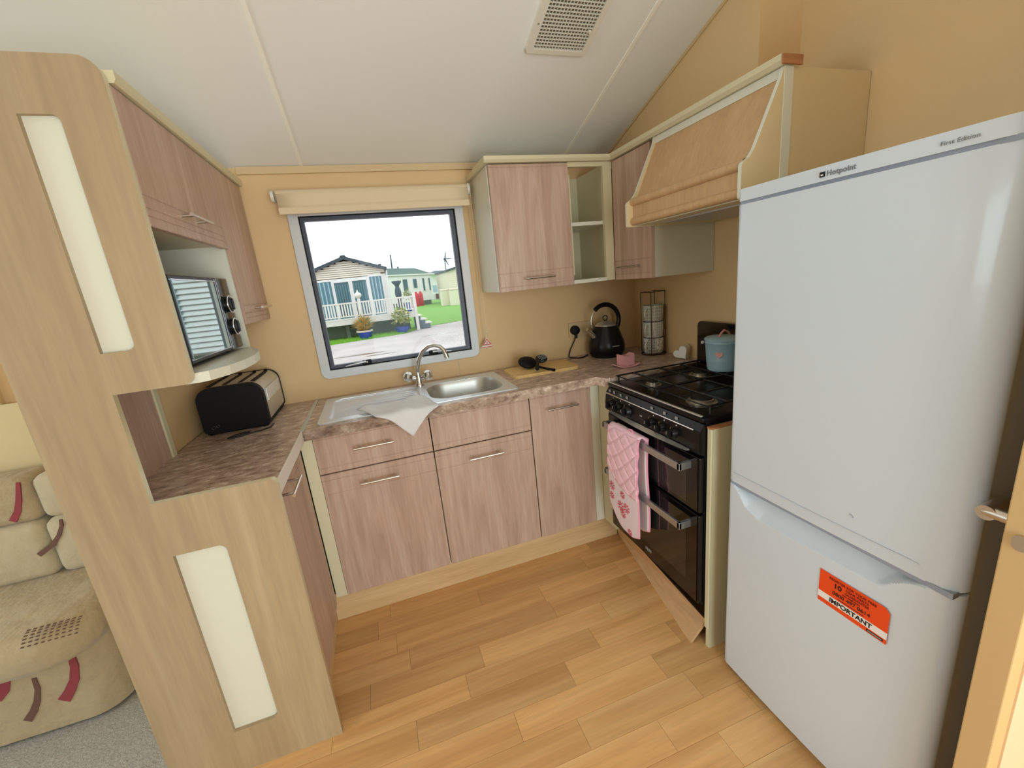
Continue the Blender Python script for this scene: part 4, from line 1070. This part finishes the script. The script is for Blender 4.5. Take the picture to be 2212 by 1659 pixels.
# chalet with the deck
HX0, HX1, HY, RX = -3.05, .70, 21.0, -1.17
ho = thing('holiday_home', 'cream sided holiday home with dark gable edge behind the white deck', 'caravan', (-1.17, 24, G), 'holiday caravans')
ev, rg = 2.42, 3.02
part('wall', PR([(HX0, -.2), (HX1, -.2), (HX1, ev), (RX, rg), (HX0, ev)], 'y', HY, HY+8), 'siding_shade', ho)
for k in range(8):
    z = 2.20+.098*k; t = (z-ev)/(rg-ev); a, b_ = (HX0, HX1) if t < 0 else (lerp(HX0, RX, t), lerp(HX1, RX, t))
    if b_-a < .3: break
    part('siding_board', PR([(HY-.005, z+.022), (HY-.06, z+.022), (HY-.03, z+.096), (HY-.005, z+.096)], 'x', a+.02, b_-.02), 'siding_cream', ho)
for (xa, za, xb, zb) in ((HX0-.15, ev-.02, RX, rg+.06), (RX, rg+.06, HX1+.12, ev-.02)):
    part('fascia', PR([(xa, za), (xb, zb), (xb, zb+.15), (xa, za+.15)], 'y', HY-.25, HY+8), 'fascia_dark', ho)
part('ridge_cap', PR([(RX-.16, rg+.16), (RX+.16, rg+.16), (RX+.1, rg+.25), (RX-.1, rg+.25)], 'y', HY-.27, HY+8), 'fascia_dark', ho)
part('flue', L([(.05, 0), (.05, .12), (.09, .14), (.09, .17), (0, .17)], (.55, 22, 2.62), 12), 'fascia_dark', ho)
part('corner_trim', B(.56, .72, HY-.04, HY+.1, -.2, 2.35), 'deck_white', ho)
part('downpipe', T([(.80, HY-.05, 2.4), (.76, HY-.05, 1.9), (.74, HY-.05, -.5)], .035, 8), 'siding_white', ho)
part('name_plate', B(.48, .70, HY-.05, HY-.03, 2.24, 2.35), 'timber_dark', ho)
part('door_frame', B(-2.9, .58, HY-.06, HY-.01, -.05, 2.18), 'upvc', ho)
for i, (a, b_, cm, z1) in enumerate(((-2.62, -1.96, 'curtain_blue', 2.08), (-1.83, -1.15, 'window_dark', 2.0), (-.96, -.29, 'window_dark', 2.02), (-.11, .48, 'curtain_blue', 2.14))):
    wn = part('window_leaf', B(a-.06, b_+.06, HY-.09, HY-.05, .02, z1+.08), 'upvc', ho)
    gp = part('pane', B(a, b_, HY-.097, HY-.088, .10, z1), 'window_dark', wn)
    bm = NB()
    grid(bm, 40, 2, lambda u, v, a=a, b_=b_, z1=z1: (lerp(a+.02, b_-.02, u), HY-.101+.006*math.sin(u*42), lerp(.12, z1-.02, v)))
    if cm == 'curtain_blue':
        part('curtain', bm, 'curtain_blue', wn, smooth=80)
        for q in range(3):
            xx = lerp(a, b_, (.22, .5, .8)[q]); part('curtain_stripe', B(xx-.025, xx+.02, HY-.113, HY-.107, .12, z1-.02), 'curtain_pale', wn)
    else:
        bm.free()
        for q in range(6): xx = lerp(a+.05, b_-.05, q/5); part('blind_slat', B(xx-.02, xx+.02, HY-.1, HY-.0975, .12, z1-.1), 'curtain_blue', wn)
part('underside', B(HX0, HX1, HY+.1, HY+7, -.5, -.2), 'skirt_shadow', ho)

# deck
DY = 19.0
dk = thing('deck', 'white railed veranda deck in front of the cream holiday home', 'deck', (-1.2, 20, G))
part('platform', B(-6, 1.72, DY+.02, HY-.02, .12, .22), 'deck_white', dk)
part('fascia_board', B(-6, 1.72, DY-.03, DY+.02, .0, .24), 'deck_white', dk)
part('fascia_board', B(-6, 1.72, DY-.05, DY-.031, .235, .285), 'deck_white', dk)
part('top_rail', B(-6, 1.72, DY-.04, DY+.05, .955, 1.02), 'deck_white', dk)
part('bottom_rail', B(-6, 1.72, DY-.02, DY+.03, .36, .41), 'deck_white', dk)
part('top_rail', B(1.66, 1.74, DY, HY-.05, .955, 1.02), 'deck_white', dk)
me0 = None
for k in range(56):
    x = 1.58-.12*k
    if x < -5.0: break
    part('baluster', B(x-.032, x+.032, DY-.012, DY+.012, .40, .965), 'deck_white', dk)
for k in range(12): part('baluster', B(1.69, 1.715, DY+.12+.155*k, DY+.18+.155*k, .25, .965), 'deck_white', dk)
for x in (-4.2, -.75, 1.78):
    ps = part('post', B(x-.07, x+.07, DY-.07, DY+.07, G if x > 1 else 0, 1.1 if x < 1 else 1.19), 'deck_white', dk)
fi_ = part('finial', L([(.08, 0), (.05, .03), (.06, .06), (.15, .14), (.17, .2), (.14, .28), (.05, .34), (.03, .42), (0, .46)], (-.75, DY, 1.1), 10), 'deck_white', dk)
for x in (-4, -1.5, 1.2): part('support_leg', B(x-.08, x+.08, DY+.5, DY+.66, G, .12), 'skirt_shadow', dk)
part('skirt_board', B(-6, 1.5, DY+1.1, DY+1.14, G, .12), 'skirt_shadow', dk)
stp = thing('deck_steps', 'grey and white steps at the right end of the deck', 'steps', (2.05, 20.2, G))
for k in range(3):
    z = .02-.2*k; part('tread', B(1.75+.22*k, 2.1+.22*k, DY+.4, DY+1.5, z-.05, z), 'deck_white', stp); part('riser', B(1.75+.22*k, 1.79+.22*k+.2, DY+.42, DY+1.48, G, z-.05), 'roof_grey', stp)

def leafy(name, label, x, y, z, pot, n, spread, h, mats_, blade):
    t = thing(name, label, 'plant', (x, y, z), 'potted plants by the deck'); rr = random.Random(int(abs(x*100)))
    part('pot', L(pot, (x, y, z), 18), 'pot_blue', t, smooth=50)
    zt = z+pot[-1][1]
    if name == 'potted_grass': part('pot_rim', L([(pot[-1][0]+.02, pot[-1][1]-.05), (pot[-1][0]+.03, pot[-1][1]+.02), (pot[-1][0]-.05, pot[-1][1]+.02)], (x, y, z), 18), 'pot_cream', t)
    for mi, m in enumerate(mats_):
        bm = NB()
        for k in range(n[mi] if isinstance(n, list) else n//len(mats_)):
            a = rr.uniform(0, 6.283); e = rr.random()**.6; px, py = x+spread*e*math.cos(a), y+spread*e*.7*math.sin(a); hz = zt+h*rr.uniform(.25, 1)*(1.15-.5*e)
            if blade:
                w = .018; vv = [bm.verts.new((x+.1*math.cos(a)-w, y+.06*math.sin(a), zt)), bm.verts.new((x+.1*math.cos(a)+w, y+.06*math.sin(a), zt)), bm.verts.new(((x+px)/2+w, (y+py)/2, lerp(zt, hz, .75))), bm.verts.new((px, py, hz)), bm.verts.new(((x+px)/2-w, (y+py)/2, lerp(zt, hz, .75)))]
                bm.faces.new(vv)
            else:
                s = rr.uniform(.05, .095); b1 = Vector((rr.uniform(-1, 1), rr.uniform(-1, 1), rr.uniform(-.6, 1))).normalized()*s; b2 = Vector((rr.uniform(-1, 1), rr.uniform(-.5, .5), rr.uniform(-1, 1))).normalized()*s*.5
                c0 = Vector((px, py, hz)); bm.faces.new([bm.verts.new(c0-b1), bm.verts.new(c0-b2), bm.verts.new(c0+b1), bm.verts.new(c0+b2)])
        part('foliage', bm, m, t, kind='stuff')
    return t
leafy('potted_grass', 'straw coloured grass in the blue pot with pale rim before the deck', -.72, 18.15, G, [(.0, 0), (.24, 0), (.30, .2), (.34, .36)], [300, 70], .68, .8, ['straw', 'leaf_teal'], True)
leafy('potted_shrub', 'green leafy shrub in the round blue bowl before the deck', .98, 18.5, G, [(.0, 0), (.2, 0), (.3, .12), (.34, .28)], [260, 80], .46, .95, ['leaf_green', 'leaf_yellow'], False)
leafy('potted_shrub', 'small shrub standing on the right end of the deck behind the railing', 1.62, 20.2, .22, [(.0, 0), (.14, 0), (.2, .2), (.2, .45)], [90, 20], .26, .7, ['leaf_green', 'leaf_yellow'], False)
sv = solo('garden_statue', L([(.0, 0), (.17, 0), (.14, .25), (.09, .5), (.13, .75), (.17, .95), (.14, 1.15), (.09, 1.3), (.14, 1.4), (.23, 1.5), (.24, 1.58), (0, 1.6)], (1.17, 20.5, .22), 12), 'statue_dark', 'dark slender urn statue on the deck beside the holiday home', 'statue')

# white caravan with green roof
c2 = thing('static_caravan', 'white static caravan with green hipped roof beyond the deck', 'caravan', (3.5, 50, G), 'holiday caravans')
part('wall', PR([(.5, -.15), (6.55, -.15), (6.65, 2.75), (.5, 3.05)], 'y', 48, 52), 'siding_white', c2)
bm = NB(); v_ = [bm.verts.new(p) for p in ((.2, 47.8, 3.1), (6.85, 47.8, 2.78), (6.85, 52.2, 2.78), (.2, 52.2, 3.1), (.6, 50, 3.95), (5.2, 50, 3.62))]
for f in ((0, 1, 5, 4), (1, 2, 5), (2, 3, 4, 5), (3, 0, 4)): bm.faces.new([v_[i] for i in f])
part('roof', bm, 'roof_green', c2); part('gutter', PR([(.2, 3.0), (6.85, 2.68), (6.85, 2.8), (.2, 3.12)], 'y', 47.72, 47.8), 'upvc', c2)
for (a, b_, z0, z1) in ((3.45, 3.95, 1.1, 2.4), (4.6, 5.0, 1.35, 2.35), (5.66, 5.86, .95, 2.35), (6.35, 6.5, .95, 2.3)):
    wn = part('window', B(a-.07, b_+.07, 47.92, 48, z0-.07, z1+.07), 'upvc', c2); part('pane', B(a, b_, 47.9, 47.93, z0, z1), 'window_dark', wn)
part('vent_pipe', L([(.1, 0), (.1, .2), (0, .2)], (3.3, 50, 3.75), 8), 'roof_green', c2)
part('chassis', B(.8, 6.4, 48.3, 51.5, -.6, -.15), 'skirt_shadow', c2)
# far annexe
c3 = thing('far_annexe', 'small white lodge with grey roof and porch in the distance', 'building', (9.8, 64, G), 'holiday caravans')
part('wall', PR([(8.3, G), (11.4, G), (11.4, 2.9), (8.3, 3.05)], 'y', 62, 66), 'siding_white', c3)
part('roof', PR([(8.2, 3.05), (11.5, 2.9), (11.3, 3.4), (9.2, 3.5)], 'y', 61.7, 66), 'roof_grey', c3)
part('porch_roof', PR([(8.4, 3.1), (10.4, 2.62), (10.4, 2.76), (8.4, 3.25)], 'y', 60.8, 62), 'upvc', c3)
for (a, b_, z0, z1) in ((9.4, 9.75, 2.05, 2.3), (9.95, 10.35, 2.02, 2.27), (9.42, 10.35, 1.4, 1.85)): part('window', B(a, b_, 61.93, 62, z0, z1), 'window_dark', c3)
part('door', B(8.65, 9.3, 61.93, 62, .3, 1.45), 'curtain_pale', c3)
part('skirt', B(8.9, 11, 61.6, 61.7, -.55, .35), 'timber_dark', c3); part('porch_rail', B(8.5, 10.2, 61.3, 61.4, .2, .42), 'upvc', c3)
# cream caravan on the right edge
c4 = thing('cream_caravan', 'pale yellow sided caravan at the right edge of the window', 'caravan', (10, 44, G), 'holiday caravans')
part('wall', PR([(7.6, -.4), (12, -.4), (12, 3.0), (9.8, 3.2), (7.6, 2.7)], 'y', 42, 50), 'siding_yellow', c4)
for k in range(13):
    z = .1+.2*k; part('siding_board', PR([(41.99, z), (41.96, z), (41.99, z+.19)], 'x', 7.62, 11.98), 'siding_yellow', c4)
part('fascia', PR([(7.45, 2.62), (9.8, 3.15), (9.8, 3.32), (7.45, 2.79)], 'y', 41.7, 50), 'fascia_dark', c4)
part('fascia', PR([(9.8, 3.15), (12.2, 2.95), (12.2, 3.12), (9.8, 3.32)], 'y', 41.7, 50), 'fascia_dark', c4)
# storage boxes
for (a, b_, y, lab) in ((6.3, 7.12, 39.45, 'cream garden storage box, the left and farther of the pair'), (6.98, 7.95, 38.2, 'cream garden storage box, the right and nearer of the pair')):
    t = thing('storage_box', lab, 'storage box', ((a+b_)/2, y+.5, G), 'garden storage boxes')
    part('body', B(a, b_, y, y+1, G, .84, .03), 'siding_yellow', t); part('lid', PR([(y-.06, .84), (y+1.06, .84), (y+1.0, .96), (y-.02, .9)], 'x', a-.05, b_+.05), 'pot_cream', t)
# gas cylinders
for (x, y, lab) in ((4.50, 45.6, 'red gas cylinder, the left one of the pair on the lawn'), (5.02, 46.1, 'red gas cylinder, the right one of the pair on the lawn')):
    t = thing('gas_cylinder', lab, 'gas cylinder', (x, y, G), 'red gas cylinders')
    part('body', L([(0, 0), (.2, 0), (.24, .05), (.24, 1.2), (.2, 1.35), (.09, 1.42), (.0, 1.42)], (x, y, G+.05), 16), 'cylinder_red', t, smooth=50)
    part('collar', L([(.1, 1.38), (.12, 1.4), (.12, 1.53), (.1, 1.53), (.1, 1.4)], (x, y, G+.05), 14), 'cylinder_red', t, smooth=50); part('foot_ring', L([(.22, 0), (.23, .05), (.2, .05)], (x, y, G), 14), 'cylinder_red', t)
# turbine and aerial mast
tb = thing('wind_turbine', 'small white wind turbine on a mast behind the far lodge', 'wind turbine', (11.65, 66, G))
part('mast', T([(11.6, 66, G), (11.68, 66, 5.2)], .09, 8), 'roof_grey', tb); part('hub', L([(.0, -.25), (.2, -.2), (.2, .15), (0, .2)], (11.7, 66, 5.25), 10, 'y'), 'fascia_dark', tb)
for a in (2, 78, 205 + 90): part('blade', T([(11.7, 65.8, 5.25), (11.7+.35*math.cos(R(a)), 65.8, 5.25+.35*math.sin(R(a))), (11.7+1.15*math.cos(R(a)), 65.8, 5.25+1.15*math.sin(R(a)))], [.08, .11, .04], 6), 'fascia_dark', tb)
solo('aerial_mast', T([(3.15, 60, G), (3.16, 60, 4.2), (3.24, 60, 6.1)], [.12, .11, .09], 8), 'fascia_dark', 'thin dark aerial mast rising behind the green roofed caravan', 'mast')
# caravan to the right that shows in the microwave door
c5 = thing('neighbour_caravan', 'white ribbed caravan outside, seen only as a reflection in the microwave door', 'caravan', (9.5, 18, G), 'holiday caravans')
part('wall', B(5.2, 16, 16, 20, -.3, 2.9), 'siding_shade', c5)
for k in range(15):
    z = -.25+.2*k; part('siding_board', PR([(15.99, z+.05), (15.88, z+.05), (15.95, z+.2), (15.99, z+.2)], 'x', 5.22, 15.98), 'siding_white', c5)
part('window', B(6.9, 7.15, 15.9, 15.99, .9, 2.2), 'window_dark', c5); part('roof', PR([(15.7, 2.9), (20.3, 2.9), (18, 3.6)], 'x', 5.0, 16.2), 'roof_grey', c5)
part('chassis', B(5.5, 15.7, 16.2, 19.8, G, -.3), 'skirt_shadow', c5)
